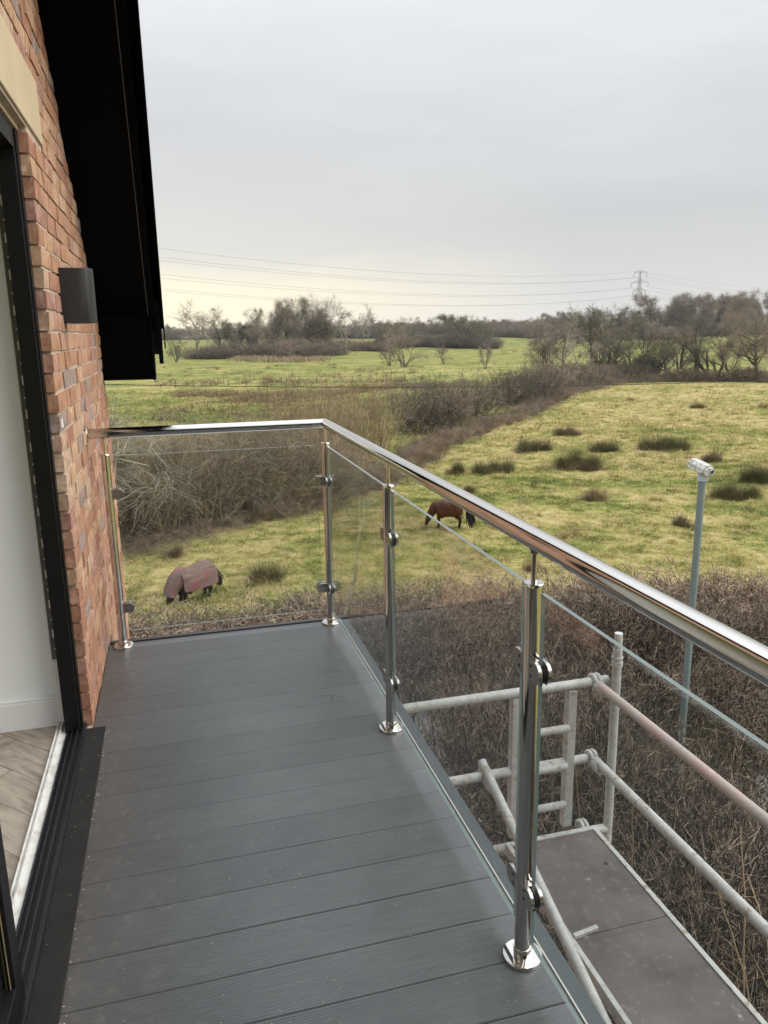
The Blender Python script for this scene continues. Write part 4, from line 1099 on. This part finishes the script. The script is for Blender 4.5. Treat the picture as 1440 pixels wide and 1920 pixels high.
# nearer bushes in the wet meadow
for px, D_, h, lab, pr, wd_ in (
    (762, 176, 8.6, 'spreading purple brown bush tree in the wet meadow', T_LOW[1], 1.1),
    (906, 165, 5.6, 'rounded fawn willow bush at the field corner', T_LOW[1], .75),
    (832, 195, 5.0, 'small brown bush between the two rounded ones', T_LOW[1], .8),
    (735, 190, 5.0, 'low brown bush left of the spreading bush tree', T_LOW[1], 1.1)):
    x, y = at_px(px, D_); tree(pr, x, y, h, lab, name='bush_tree', group='bushes in the wet meadow', wide=wd_, cat='bush')
def row(px0, px1, n, D0, D1, h0, h1, protos, label, group, name='bare_tree', wide=(1, 1.5), cat='tree'):
    for i in range(n):
        px = px0+(px1-px0)*(i+rnd.uniform(-.35, .35))/max(1, n-1)
        x, y = at_px(px, rnd.uniform(D0, D1))
        tree(rnd.choice(protos), x, y, rnd.uniform(h0, h1), '%s, %s from the left' % (label, ORD[i]), name=name, group=group, wide=rnd.uniform(*wide), cat=cat)
row(738, 900, 11, 330, 430, 11, 15.5, T_LOW+T_MID[:1]+T_OAK[1:], 'rounded olive brown tree in the row beyond the wet meadow', 'row of rounded trees beyond the wet meadow')
row(915, 1035, 9, 560, 640, 9, 13, T_LOW+T_IVY, 'dark rounded tree in the far hedge line under the pylon wires', 'far hedge line trees')
row(1000, 1190, 15, 430, 520, 12, 18, T_LOW+T_OAK+T_IVY, 'distant grey brown tree behind the paddock trees', 'trees behind the paddock trees')
row(1210, 1345, 16, 480, 530, 20, 25.5, T_POP, 'tall brown poplar like tree in the dense wood at right', 'tall brown wood')
row(1330, 1480, 16, 560, 650, 21, 26, T_POP+T_MID[1:2], 'tall grey tree in the far right wood', 'far right grey wood')
row(1150, 1460, 20, 470, 545, 7, 10, T_LOW+T_IVY, 'low dark tree at the foot of the far wood', 'underwood of the far wood')
row(300, 345, 5, 640, 760, 10, 14, T_LOW+T_IVY, 'distant dark tree by the left horizon', 'trees on the left horizon')
row(340, 480, 12, 640, 760, 9, 13, T_LOW+T_IVY, 'far hedge tree behind the pale spreading tree', 'trees behind the pale spreading tree')
row(600, 760, 14, 640, 780, 9, 15, T_LOW+T_IVY, 'far grey tree on the horizon behind the dead trees', 'horizon trees behind the dead trees')
row(740, 1060, 26, 800, 1000, 10, 17, T_LOW+T_IVY+T_POP, 'faint far tree along the central horizon', 'central horizon trees', wide=(1.2, 2.2))
row(280, 620, 22, 900, 1100, 9, 13, T_LOW+T_IVY, 'faint far tree along the left horizon', 'left horizon trees', wide=(1.4, 2.4))
row(1030, 1500, 22, 800, 950, 12, 20, T_LOW+T_IVY+T_POP, 'faint far tree along the right horizon', 'right horizon trees', wide=(1.2, 2.))
def far_hedge(px0, D0, px1, D1, n, h, label, rows=1):
    spots = []
    for i in range(n):
        for k in range(rows):
            t = (i+rnd.uniform(-.4, .4))/n
            x, y = at_px(px0+(px1-px0)*t, D0+(D1-D0)*t+k*9+rnd.uniform(-3, 3))
            q = h/4.4*rnd.uniform(.65, 1.2); spots.append((x, y, (q*1.5, q*1.5, q)))
    hedge('far_hedge', label, 'hedge', spots, S_BUSH, 'hedge_bush', 'far hedgerows')
far_hedge(728, 400, 925, 340, 30, 5.0, 'dense hedge under the row of rounded trees beyond the wet meadow', 2)
far_hedge(915, 560, 1060, 480, 26, 7.5, 'far dark hedge line just left of the paddock trees', 2)
far_hedge(1040, 470, 1240, 440, 28, 5.5, 'dark scrubby hedge behind the paddock trees', 2)
far_hedge(1190, 500, 1480, 530, 36, 5.5, 'thick dark scrub at the foot of the tall brown wood', 3)
far_hedge(290, 650, 500, 640, 30, 8, 'far dark hedge line on the left horizon', 2)
far_hedge(600, 600, 745, 560, 22, 9, 'far hedge behind the dead trees right of the oak clump', 2)
far_hedge(640, 345, 735, 330, 14, 4.5, 'low brown hedge at the foot of the dead trees', 1)
far_hedge(730, 900, 1080, 800, 40, 12, 'faint far woodland edge along the central horizon', 2)
far_hedge(1070, 122, 1180, 133, 12, 2.7, 'tangled brown scrub among the trees at the hedge corner', 1)
for px, D_, h, pr, lab in ((1010, 112, 7.5, T_MID[1], 'pale many stemmed bush tree left of the small bleached tree'), (1030, 122, 8.5, T_LOW[1], 'bushy brown tree left of the half dead tree'), (1120, 128, 8.5, T_MID[3], 'fine twigged bush tree between the two taller paddock trees'), (1165, 131, 8.0, T_LOW[0], 'olive bush tree just left of the holly bush'), (1256, 130, 8.5, T_MID[1], 'twiggy bush tree left of the slender upright tree'), (1320, 129, 9.0, T_MID[2], 'loose twiggy tree right of the slender upright tree')):
    x, y = at_px(px, D_); tree(pr, x, y, h, lab, group='bush trees along the far side of the paddock', wide=1.1)
# branches of a tree just round the corner of the house
B_LICH = bark('lichened_twig', (.22, .19, .14), (.46, .42, .33), 1.2)
t, c, H = tree_proto(171, 8.6, .06, 5.0, 10, 2.8, tw=900, twm=B_LICH, tm=B_LICH, crook=.22, ang=60, stems=3, tr=.006, lift=.02, l3=420, rs=.45)
nt_ = empty('lichened_tree', (-2.7, 11.8, gz(-2.7, 11.8)), 'pale lichened bare tree reaching out from behind the brick wall', 'tree')
nt_.rotation_euler = (0, 0, .5); link('trunk', t, nt_); link('crown', c, nt_)

# ------------------------------------------------------------------ rushes
g3 = 'rush clumps in the paddock'
def onground(px, py):
    d = fw+r2*((px-720)/FPX)-u2*((py-960)/FPX); t = (GZ-CZ)/d.z
    return CX+d.x*t, CY+d.y*t
for px, py, s, n, lab, kind in (
    (500, 1090, .92, 2, 'single dark green rush clump right of the rugged pony', 0),
    (1250, 846, 1.25, 7, 'wide dark rush clump just above the security camera', 0),
    (1138, 848, 1.2, 3, 'upright dark rush clump left of the wide one', 0),
    (1085, 880, 1.25, 6, 'long rush clump between handrail and security camera', 0),
    (1003, 846, 1.05, 5, 'low rush clump up the slope from the brown pony', 0),
    (930, 886, .95, 6, 'ragged rush clump along the worn green track', 0),
    (858, 888, .9, 2, 'small spiky rush clump left of the ragged one', 0),
    (1375, 936, 1.05, 5, 'large rush bed just right of the camera pole', 0),
    (1428, 905, 1.2, 5, 'tall rush bed at the right edge of the photo', 0),
    (1112, 940, .9, 2, 'small fawn rush clump in the open paddock', 1),
    (1062, 818, 1.1, 4, 'grey brown rush patch near the top of the paddock', 1),
    (1335, 868, 1.0, 3, 'fawn rush clump right of the camera housing', 1),
    (1275, 985, .7, 2, 'small brown rush tuft left of the camera pole', 1),
    (1308, 766, .9, 3, 'small dark rush tuft near the far hedge', 1),
    (1178, 752, .8, 2, 'tiny rush tuft below the holly bush', 1),
    (1432, 768, 1.0, 2, 'small rush tuft far up at the right edge', 1),
    (985, 850, .9, 2, 'short rush tuft at the left of the low clump', 0),
    (875, 925, .8, 1, 'thin brown stalks just above the brown pony', 1),
    (735, 905, .7, 2, 'small green rush tuft behind the second post', 0),
    (1005, 1068, .6, 2, 'thin dark stalks above the near post cap', 1),
    (325, 1040, .7, 1, 'thin upright weed above the rugged pony', 1)):
    x0, y0 = onground(px, py)
    e = empty('rush_clump', (x0, y0, gz(x0, y0)), lab, 'rushes', g3)
    for i in range(max(1, n//2)):
        X = rnd.uniform(-.18, .18)*n*s; link('dead_blades', rnd.choice(RUSHB), e, loc=(X*math.cos(YAW), -X*math.sin(YAW)+rnd.uniform(-.3, .1), 0), rz=rnd.uniform(0, 6), scale=(s*1.0, s*1.0, s*rnd.uniform(.45, .8)))
    for i in range(n):
        dx = (i-(n-1)/2)*.33*s+rnd.uniform(-.12, .12); dy = rnd.uniform(-.35, .35)*min(1, n/4)
        X = dx*math.cos(YAW); Y = -dx*math.sin(YAW)+dy
        link('rush_blades', rnd.choice(RUSHB if kind else RUSH), e, loc=(X, Y, gz(x0+X, y0+Y)-gz(x0, y0)), rz=rnd.uniform(0, 6), scale=(s*.68, s*.68, s*rnd.uniform(.7, 1.15)))
# scattered smaller clumps: far too many to tell apart
def scatter_stuff(name, label, cat, pts, protos, smin, smax):
    V = []; F = []; b = 0
    src = []
    for me in protos:
        v = np.empty(len(me.vertices)*3, np.float32); me.vertices.foreach_get('co', v)
        f = np.empty(len(me.loops), np.int32); me.loops.foreach_get('vertex_index', f)
        v = v.reshape(-1, 3); f = f.reshape(-1, 4)
        src.append((v, f[::5]))
    g = np.random.default_rng(12)
    for x, y in pts:
        v, f = src[g.integers(len(src))]; s = g.uniform(smin, smax); a = g.uniform(0, 6.28)
        u, inv = np.unique(f, return_inverse=True)
        w = v[u]*s; w = w*np.array([1.6, 1.6, 1]); w = np.stack([w[:, 0]*math.cos(a)-w[:, 1]*math.sin(a), w[:, 0]*math.sin(a)+w[:, 1]*math.cos(a), w[:, 2]], 1)+np.array([x, y, gz(x, y)])
        V.append(w); F.append(inv.reshape(-1, 4)+b); b += len(u)
    o = link(name, np_mesh(name, np.concatenate(V), np.concatenate(F), [protos[0].materials[0]]))
    return tag(o, label, cat, kind='stuff')
WR = [blades('w', 150, .75, .26, .022, .4, B_RUSHB, 97), blades('w', 150, .7, .24, .022, .4, B_RUSHB, 98)]
GRN = [blades('w', 150, .6, .24, .02, .4, B_RUSH, 99)]
pts = []
for (pxa, pya, pxb, pyb, n, jy) in ((330, 741, 640, 741, 150, 2.5), (430, 749, 560, 752, 50, 3), (640, 737, 870, 722, 110, 2), (300, 722, 760, 716, 60, 1.2), (940, 662, 1030, 655, 14, 2)):
    for i in range(n):
        t = rnd.random(); x, y = onground(pxa+(pxb-pxa)*t, pya+(pyb-pya)*t+rnd.gauss(0, jy)); pts.append((x, y))
for i in range(230):
    x, y = onground(rnd.uniform(290, 800), rnd.choice([rnd.uniform(684, 730), rnd.uniform(745, 790)])); pts.append((x, y))
scatter_stuff('meadow_rushes', 'brown rush lines along the ditches of the wet meadow', 'rushes', pts, WR, .8, 1.4)
pts = []
for i in range(110):
    x, y = onground(rnd.uniform(760, 1440), rnd.uniform(745, 1010))
    if side(x, y) > 3: pts.append((x, y))
scatter_stuff('paddock_weeds', 'small scattered weeds and rush tufts over the paddock', 'weeds', pts, WR, .22, .55)
pts = []
for i in range(120):
    x, y = onground(rnd.uniform(440, 612), 676+rnd.gauss(0, 2)); pts.append((x, y))
REED = [blades('w', 120, 1.8, .8, .06, .3, B_DEAD, 96)]
scatter_stuff('pond_reeds', 'straw coloured reeds in front of the oak clump', 'reeds', pts, REED, .7, 1.2)

# ------------------------------------------------------------------ fences
def fence(name, label, pts, h, n_w=2, r=.05, step=3.0):
    f0 = empty(name, (pts[0][0], pts[0][1], gz(*pts[0])), label, 'fence'); z0 = gz(*pts[0])
    tops = []
    pmesh = MB(); pmesh.tube([(0, 0, -.2), (0, 0, h)], r, 6); pme = pmesh.mesh('fence_post', M_POST)
    for (x, y) in pts:
        link('fence_post', pme, f0, loc=(x-pts[0][0], y-pts[0][1], gz(x, y)-z0), rot=(rnd.gauss(0, .05), rnd.gauss(0, .05), 0))
        tops.append((x-pts[0][0], y-pts[0][1], gz(x, y)-z0+h))
    for k in range(n_w):
        mb = MB(); mb.tube([(x, y, z-.12-k*.35) for x, y, z in tops], .008, 4, cap=False); mb.build('fence_wire', M_WIRE, parent=f0)
P = [at_px(px, D_) for px, D_ in ((1140, 137), (1168, 136), (1252, 133), (1262, 132), (1275, 131.5), (1304, 130.5), (1330, 129), (1344, 128), (1362, 127), (1378, 126.5), (1384, 126), (1402, 125), (1420, 124), (1433, 123.5), (1446, 123), (1465, 122))]
fence('post_fence', 'old leaning wooden post fence under the trees at right', P, 1.75, r=.11)
P = [onground(330+i*33, 727-i*.9) for i in range(16)]
fence('meadow_fence', 'thin wire fence with small posts across the wet meadow', P, 1.1, n_w=1, r=.06)

# ------------------------------------------------------------------ ponies
def skin_mesh(name, chains, mats, sub=2):
    """chains: list of lists of (x,y,z,r or (rx,ry)); the first chain is the root; later chains start from vertex index of chain 0"""
    v = []; e = []; rd = []
    for c in chains:
        link_i = c[0] if isinstance(c[0], int) else None
        prev = link_i
        for q in (c[1:] if link_i is not None else c):
            v.append(q[:3]); rd.append(q[3]); i = len(v)-1
            if prev is not None: e.append((prev, i))
            prev = i
    me = bpy.data.meshes.new(name); me.from_pydata(v, e, [])
    ob = bpy.data.objects.new(name, me); col.objects.link(ob)
    m = ob.modifiers.new('s', 'SKIN')
    sv_ = me.skin_vertices[0].data if me.skin_vertices else None
    if sv_ is None:
        bm = bmesh.new(); bm.from_mesh(me); bm.verts.layers.skin.verify(); bm.to_mesh(me); bm.free(); sv_ = me.skin_vertices[0].data
    for i, r_ in enumerate(rd): sv_[i].radius = (r_, r_) if isinstance(r_, (int, float)) else r_; sv_[i].use_root = (i == 0)
    ob.modifiers.new('u', 'SUBSURF').levels = sub
    dg_ = bpy.context.evaluated_depsgraph_get()
    out = bpy.data.meshes.new_from_object(ob.evaluated_get(dg_))
    bpy.data.objects.remove(ob)
    out.name = name; out.materials.clear()
    for m in mats: out.materials.append(m)
    out.polygons.foreach_set('use_smooth', np.full(len(out.polygons), True))
    return out
def coat(name, body, legc, z0, z1):
    m, nt, p = new_mat(name)
    tc = nt.nodes.new('ShaderNodeTexCoord'); s = N(nt, 'ShaderNodeSeparateXYZ'); nt.links.new(tc.outputs['Object'], s.inputs[0])
    n1 = N(nt, 'ShaderNodeTexNoise', inp={'Scale': 7.0, 'Detail': 5.0}); nt.links.new(tc.outputs['Object'], n1.inputs[0])
    z = math_n(nt, 'ADD', s.outputs[2], math_n(nt, 'MULTIPLY', n1.outputs[0], .12))
    cr = ramp(nt, z, [(z0, legc), (z1, body)])
    v_ = ramp(nt, n1.outputs[0], [(.3, (.75,)*3), (.7, (1.25,)*3)])
    nt.links.new(mixc(nt, 1.0, cr, v_, 'MULTIPLY'), p.inputs['Base Color']); p.inputs['Roughness'].default_value = .5; p.inputs['Specular IOR Level'].default_value = .35
    return m
M_BAY = coat('bay_coat', (.060, .018, .008), (.010, .007, .006), .34, .56)
M_DARK = coat('dark_coat', (.018, .014, .013), (.014, .012, .012), .1, .3)
M_HAIR = simple('black_hair', (.008, .007, .007), rough=.6)
M_SOCK = simple('white_sock', (.5, .47, .42), rough=.8)
body_ch = [[(-.10, 0, .74, (.34, .37)), (-.34, 0, .77, (.34, .36)), (-.55, 0, .82, (.31, .31)), (-.74, 0, .84, (.24, .24))],
    [0, (.18, 0, .77, (.33, .34)), (.40, 0, .82, (.28, .33)), (.56, 0, .80, (.19, .27)), (.69, 0, .66, (.14, .22)), (.80, 0, .50, (.115, .17)), (.89, 0, .36, (.11, .14)), (.95, 0, .23, (.09, .11)), (.98, 0, .12, (.068, .075)), (.99, 0, .06, (.06, .055))]]
for s in (-1, 1):
    body_ch.append([5, (.38, s*.14, .58, .15), (.39, s*.14, .42, .092), (.385, s*.14, .32, .080), (.38, s*.14, .16, .062), (.39, s*.14, .09, .070), (.42, s*.14, .02, .080)])
    body_ch.append([2, (-.54, s*.16, .60, .21), (-.52, s*.16, .48, .14), (-.62, s*.16, .36, .095), (-.63, s*.16, .29, .076), (-.61, s*.16, .15, .062), (-.59, s*.16, .08, .070), (-.56, s*.16, .02, .080)])
    body_ch.append([8, (.845, s*.055, .50, .028), (.815, s*.075, .53, .018)] if False else [8, (.82, s*.08, .50, .035), (.79, s*.10, .56, .016)])
BODY = skin_mesh('body', body_ch, [M_BAY])
BODY2 = BODY.copy(); BODY2.materials.clear(); BODY2.materials.append(M_DARK)
def hair_mesh(name, st, d, L, n, w, mat, seed, spread, K=5, droop=-.35):
    g = np.random.default_rng(seed); st = np.array(st); i = g.integers(0, len(st), n)
    s_ = st[i]+g.normal(0, spread, (n, 3)); dd = np.array(d)[None]+g.normal(0, .12, (n, 3))
    p_ = grow(s_, dd, g.uniform(.75, 1.1, n)*L, K, .05, droop, g)
    return strand_mesh(name, [(p_, np.linspace(1, .5, K)[None]*np.full((n, 1), w), 0, 3)], [mat])
TAIL = hair_mesh('tail', [(-.88, 0, .96), (-.90, 0, .88)], (-.42, 0, -.55), .86, 220, .018, M_HAIR, 3, .030, droop=-.35)
MANE = hair_mesh('mane', [(.50+.05*i, 0, 1.05-.07*i) for i in range(9)], (.1, -.9, .1), .26, 220, .010, M_HAIR, 4, .015, droop=-.6)
hx, hy = onground(838, 990)
pony = empty('person', (hx, hy, gz(hx, hy)), 'x', 'pony')
pony.name = 'brown_pony'; tag(pony, 'bay brown pony grazing in the open paddock with black tail and legs', 'pony')
pony.rotation_euler = (0, 0, math.atan2(.36, -.93)); pony.scale = (.84, 1.0, 1.03)
link('body', BODY, pony); link('tail', TAIL, pony); link('mane', MANE, pony)
def dome(name, stn, mat, thick, wr=.026, seed=0):
    V = []; n = 25
    for k, (x, zt, zb, hw, sx) in enumerate(stn):
        for i in range(n):
            a = math.pi*(i/(n-1))           # hem -> over the back -> hem
            y = hw*math.cos(a)*(1 if abs(math.cos(a)) < .7 else 1.0); t = math.sin(a)
            z = zb+(zt-zb)*(t**.62)
            w = wr*noise.noise(Vector((x*7+seed, i*.9, z*6)))*2+wr*math.sin(i*1.9+k*.8)*.6
            V.append((x+sx*(1-t)+w*.4, y*(1+w*2.2), z+w*.6))
    F = [(k*n+i, k*n+i+1, (k+1)*n+i+1, (k+1)*n+i) for k in range(len(stn)-1) for i in range(n-1)]
    me = bpy.data.meshes.new(name); me.from_pydata(V, [], F); me.materials.append(mat)
    for p_ in me.polygons: p_.use_smooth = True
    return me
M_RUG, nt, p = new_mat('muddy_mauve_rug')
tc = nt.nodes.new('ShaderNodeTexCoord')
n1 = N(nt, 'ShaderNodeTexNoise', inp={'Scale': 2.4, 'Detail': 5.0, 'Distortion': .8}); nt.links.new(tc.outputs['Object'], n1.inputs[0])
n2 = N(nt, 'ShaderNodeTexNoise', inp={'Scale': 30.0, 'Detail': 5.0, 'Roughness': .7}); nt.links.new(tc.outputs['Object'], n2.inputs[0])
c1 = ramp(nt, n1.outputs[0], [(.34, (.125, .090, .072)), (.50, (.165, .105, .09)), (.60, (.19, .075, .082)), (.74, (.30, .105, .135))])
nt.links.new(mixc(nt, 1.0, c1, ramp(nt, n2.outputs[0], [(.3, (.75,)*3), (.7, (1.2,)*3)]), 'MULTIPLY'), p.inputs['Base Color']); p.inputs['Roughness'].default_value = .9
rx, ry = onground(362, 1124)
rp = empty('rugged_pony', (rx, ry, gz(rx, ry)), 'dark pony in a muddy mauve turnout rug grazing behind the glass panel', 'pony')
rp.rotation_euler = (0, 0, math.atan2(-.62, -.78)); rp.scale = (.97,)*3
link('body', BODY2, rp, scale=(.96, .80, .86)); link('tail', TAIL, rp, loc=(-.30, 0, .22), scale=(.66, .8, .66))
stn = [(-.86, .84, .50, .18, .0), (-.83, 1.04, .46, .28, .0), (-.70, 1.15, .44, .36, 0), (-.5, 1.18, .45, .39, 0), (-.25, 1.14, .46, .40, 0), (0, 1.10, .47, .40, 0), (.2, 1.10, .47, .39, 0), (.38, 1.14, .46, .37, 0), (.54, 1.12, .46, .33, .02)]
o = link('rug', dome('rug', stn, M_RUG, .01), rp)
ss = o.modifiers.new('s', 'SOLIDIFY'); ss.thickness = .012; o.modifiers.new('u', 'SUBSURF').levels = 1
mb = MB()
for i_ in (0, 1):
    s_ = -1 if i_ else 1
    mb.tube([(.10, s_*.385, .50), (.12, s_*.20, .40), (.14, 0, .37)], .012, 6)
mb.build('rug_strap', M_HAIR, parent=rp)
nk = []
for (x, z, r_, t) in ((.30, .82, .36, 0), (.46, .84, .345, -.15), (.58, .80, .31, -.45), (.67, .71, .275, -.75), (.76, .60, .245, -.95), (.83, .49, .225, -1.1), (.88, .38, .22, -1.15)):
    nk.append((x, z, r_, t))
V = []; n = 20
for k, (x, z, r_, t) in enumerate(nk):
    ax = Vector((math.cos(t), 0, math.sin(t))); c = Vector((0, 1, 0)); b_ = ax.cross(c)
    for i in range(n):
        a = 2*math.pi*i/n; w = 1+.06*math.sin(i*2.3+k*1.7)+.04*noise.noise(Vector((i*.7, k*.9, 2)))
        V.append(tuple(Vector((x, 0, z))+w*r_*(math.cos(a)*c*.78+math.sin(a)*b_)))
F = [(k*n+i, k*n+(i+1) % n, (k+1)*n+(i+1) % n, (k+1)*n+i) for k in range(len(nk)-1) for i in range(n)]
me = bpy.data.meshes.new('neck_cover'); me.from_pydata(V, [], F); me.materials.append(M_RUG)
for p_ in me.polygons: p_.use_smooth = True
o = link('neck_cover', me, rp); o.modifiers.new('s', 'SOLIDIFY').thickness = .012; o.modifiers.new('u', 'SUBSURF').levels = 1
mb = MB(); mb.tube([(-.55, -.15, .19), (-.545, -.15, .07)], [.050, .054], 12); mb.build('sock', M_SOCK, parent=rp)

# ------------------------------------------------------------------ pylon and wires
def lat(l, dep):      # lateral/depth in the camera's ground frame
    return CX+l*math.cos(YAW)+dep*math.sin(YAW), CY-l*math.sin(YAW)+dep*math.cos(YAW)
PL = (1187-720)/FPX*600
def pylon(L_, D_, label, ztop):
    x, y = lat(L_, D_); zb = gz(x, y)
    e = empty('electricity_pylon', (x, y, zb), label, 'pylon', rz=-YAW+math.atan2(.658, .753)+math.pi/2)
    Ht = ztop-zb
    mb = MB()
    lev = [(0, 3.6), (Ht*.25, 2.6), (Ht*.45, 1.8), (Ht*.60, 1.25), (Ht*.70, 1.0), (Ht*.80, .85), (Ht*.9, .7), (Ht, .1)]
    for (z0, w0), (z1, w1) in zip(lev[:-1], lev[1:]):
        cs0 = [(-w0, -w0), (w0, -w0), (w0, w0), (-w0, w0)]; cs1 = [(-w1, -w1), (w1, -w1), (w1, w1), (-w1, w1)]
        for i in range(4):
            j = (i+1) % 4
            mb.tube([(*cs0[i], z0), (*cs1[i], z1)], .10, 4)
            mb.tube([(*cs0[i], z0), (*cs1[j], z1)], .05, 4); mb.tube([(*cs0[j], z0), (*cs1[i], z1)], .05, 4)
            mb.tube([(*cs1[i], z1), (*cs1[j], z1)], .05, 4)
    mb.build('lattice_tower', M_PYL, parent=e)
    tips = []
    for z, w, in ((Ht*.975, 5.0), (Ht*.815, 7.0), (Ht*.69, 5.2)):
        for s in (-1, 1):
            mb = MB()
            for q in (-.6, .6):
                mb.tube([(s*.6, q, z), (s*w, 0, z+.1)], .10, 4); mb.tube([(s*.6, q, z+1.8), (s*w, 0, z+.1)], .09, 4)
            mb.tube([(s*w*.5, 0, z), (s*w*.5, 0, z+1.0)], .07, 4)
            mb.build('cross_arm', M_PYL, parent=e)
            mb = MB(); mb.tube([(s*w, 0, z), (s*w, 0, z-3.2)], .16, 6); mb.build('insulator', M_PYL, parent=e)
            tips.append(Vector((s*w, 0, z-3.2)))
    tips.append(Vector((0, 0, Ht)))
    rot = Matrix.Rotation(e.rotation_euler.z, 3, 'Z')
    return [rot @ t+Vector((x, y, zb)) for t in tips]
ztop = CZ+(619.5-517)/FPX*600
tA = pylon(PL, 600, 'grey steel lattice electricity pylon rising behind the far wood', ztop)
dl_ = (.753, .658)
wires = empty('overhead_power_lines', tuple(tA[0]), 'thin grey high voltage wires crossing the sky to the pylon', 'power lines')
def shift(tips, s, dz): 
    x0, y0 = lat(PL, 600); x1, y1 = lat(PL+dl_[0]*s, 600+dl_[1]*s)
    return [t+Vector((x1-x0, y1-y0, dz)) for t in tips]
tL = shift(tA, -440, -1.5); tR = shift(tA, 430, 0)
for a_, ends, sag in ((tA, tL, 9.5), (tA, tR, 7)):
    for p0, p1 in zip(a_, ends):
        pts = []
        for i in range(41):
            t = i/40; q = p0.lerp(p1, t); q.z -= 4*sag*t*(1-t); pts.append(q-tA[0])
        mb = MB(); mb.tube(pts, .055, 4, cap=False); mb.build('wire', M_WIRE, parent=wires)
# slack telephone cable across the meadow
def cam_pt(px, py, D_): 
    return Vector((CX, CY, CZ))+(fw+r2*((px-720)/FPX)-u2*((py-960)/FPX))*D_
a_ = cam_pt(60, 718, 32); b_ = cam_pt(1700, 700, 48); pts = []
for i in range(31):
    t = i/30; q = a_.lerp(b_, t); q.z -= .45*4*t*(1-t); pts.append(q)
mb = MB(); mb.tube([q-a_ for q in pts], .016, 6, cap=False)
tag(mb.build('telephone_cable', M_CABLE, loc=a_), 'single thin black cable strung low across the whole view', 'cable')

# ------------------------------------------------------------------ thin winter haze
hz = MB(); hz.box(-2600, 2600, -1500, 2600, GZ-1.4, 62)
M_HAZE = bpy.data.materials.new('haze'); M_HAZE.use_nodes = True; nt = M_HAZE.node_tree; nt.nodes.clear()
pv = N(nt, 'ShaderNodeVolumePrincipled'); pv.inputs['Color'].default_value = (.93, .95, 1, 1); pv.inputs['Density'].default_value = .00013; pv.inputs['Anisotropy'].default_value = .0
mo = N(nt, 'ShaderNodeOutputMaterial'); nt.links.new(pv.outputs[0], mo.inputs['Volume'])
tag(hz.build('haze', M_HAZE), 'thin pale winter haze over the fields', 'haze', kind='stuff')
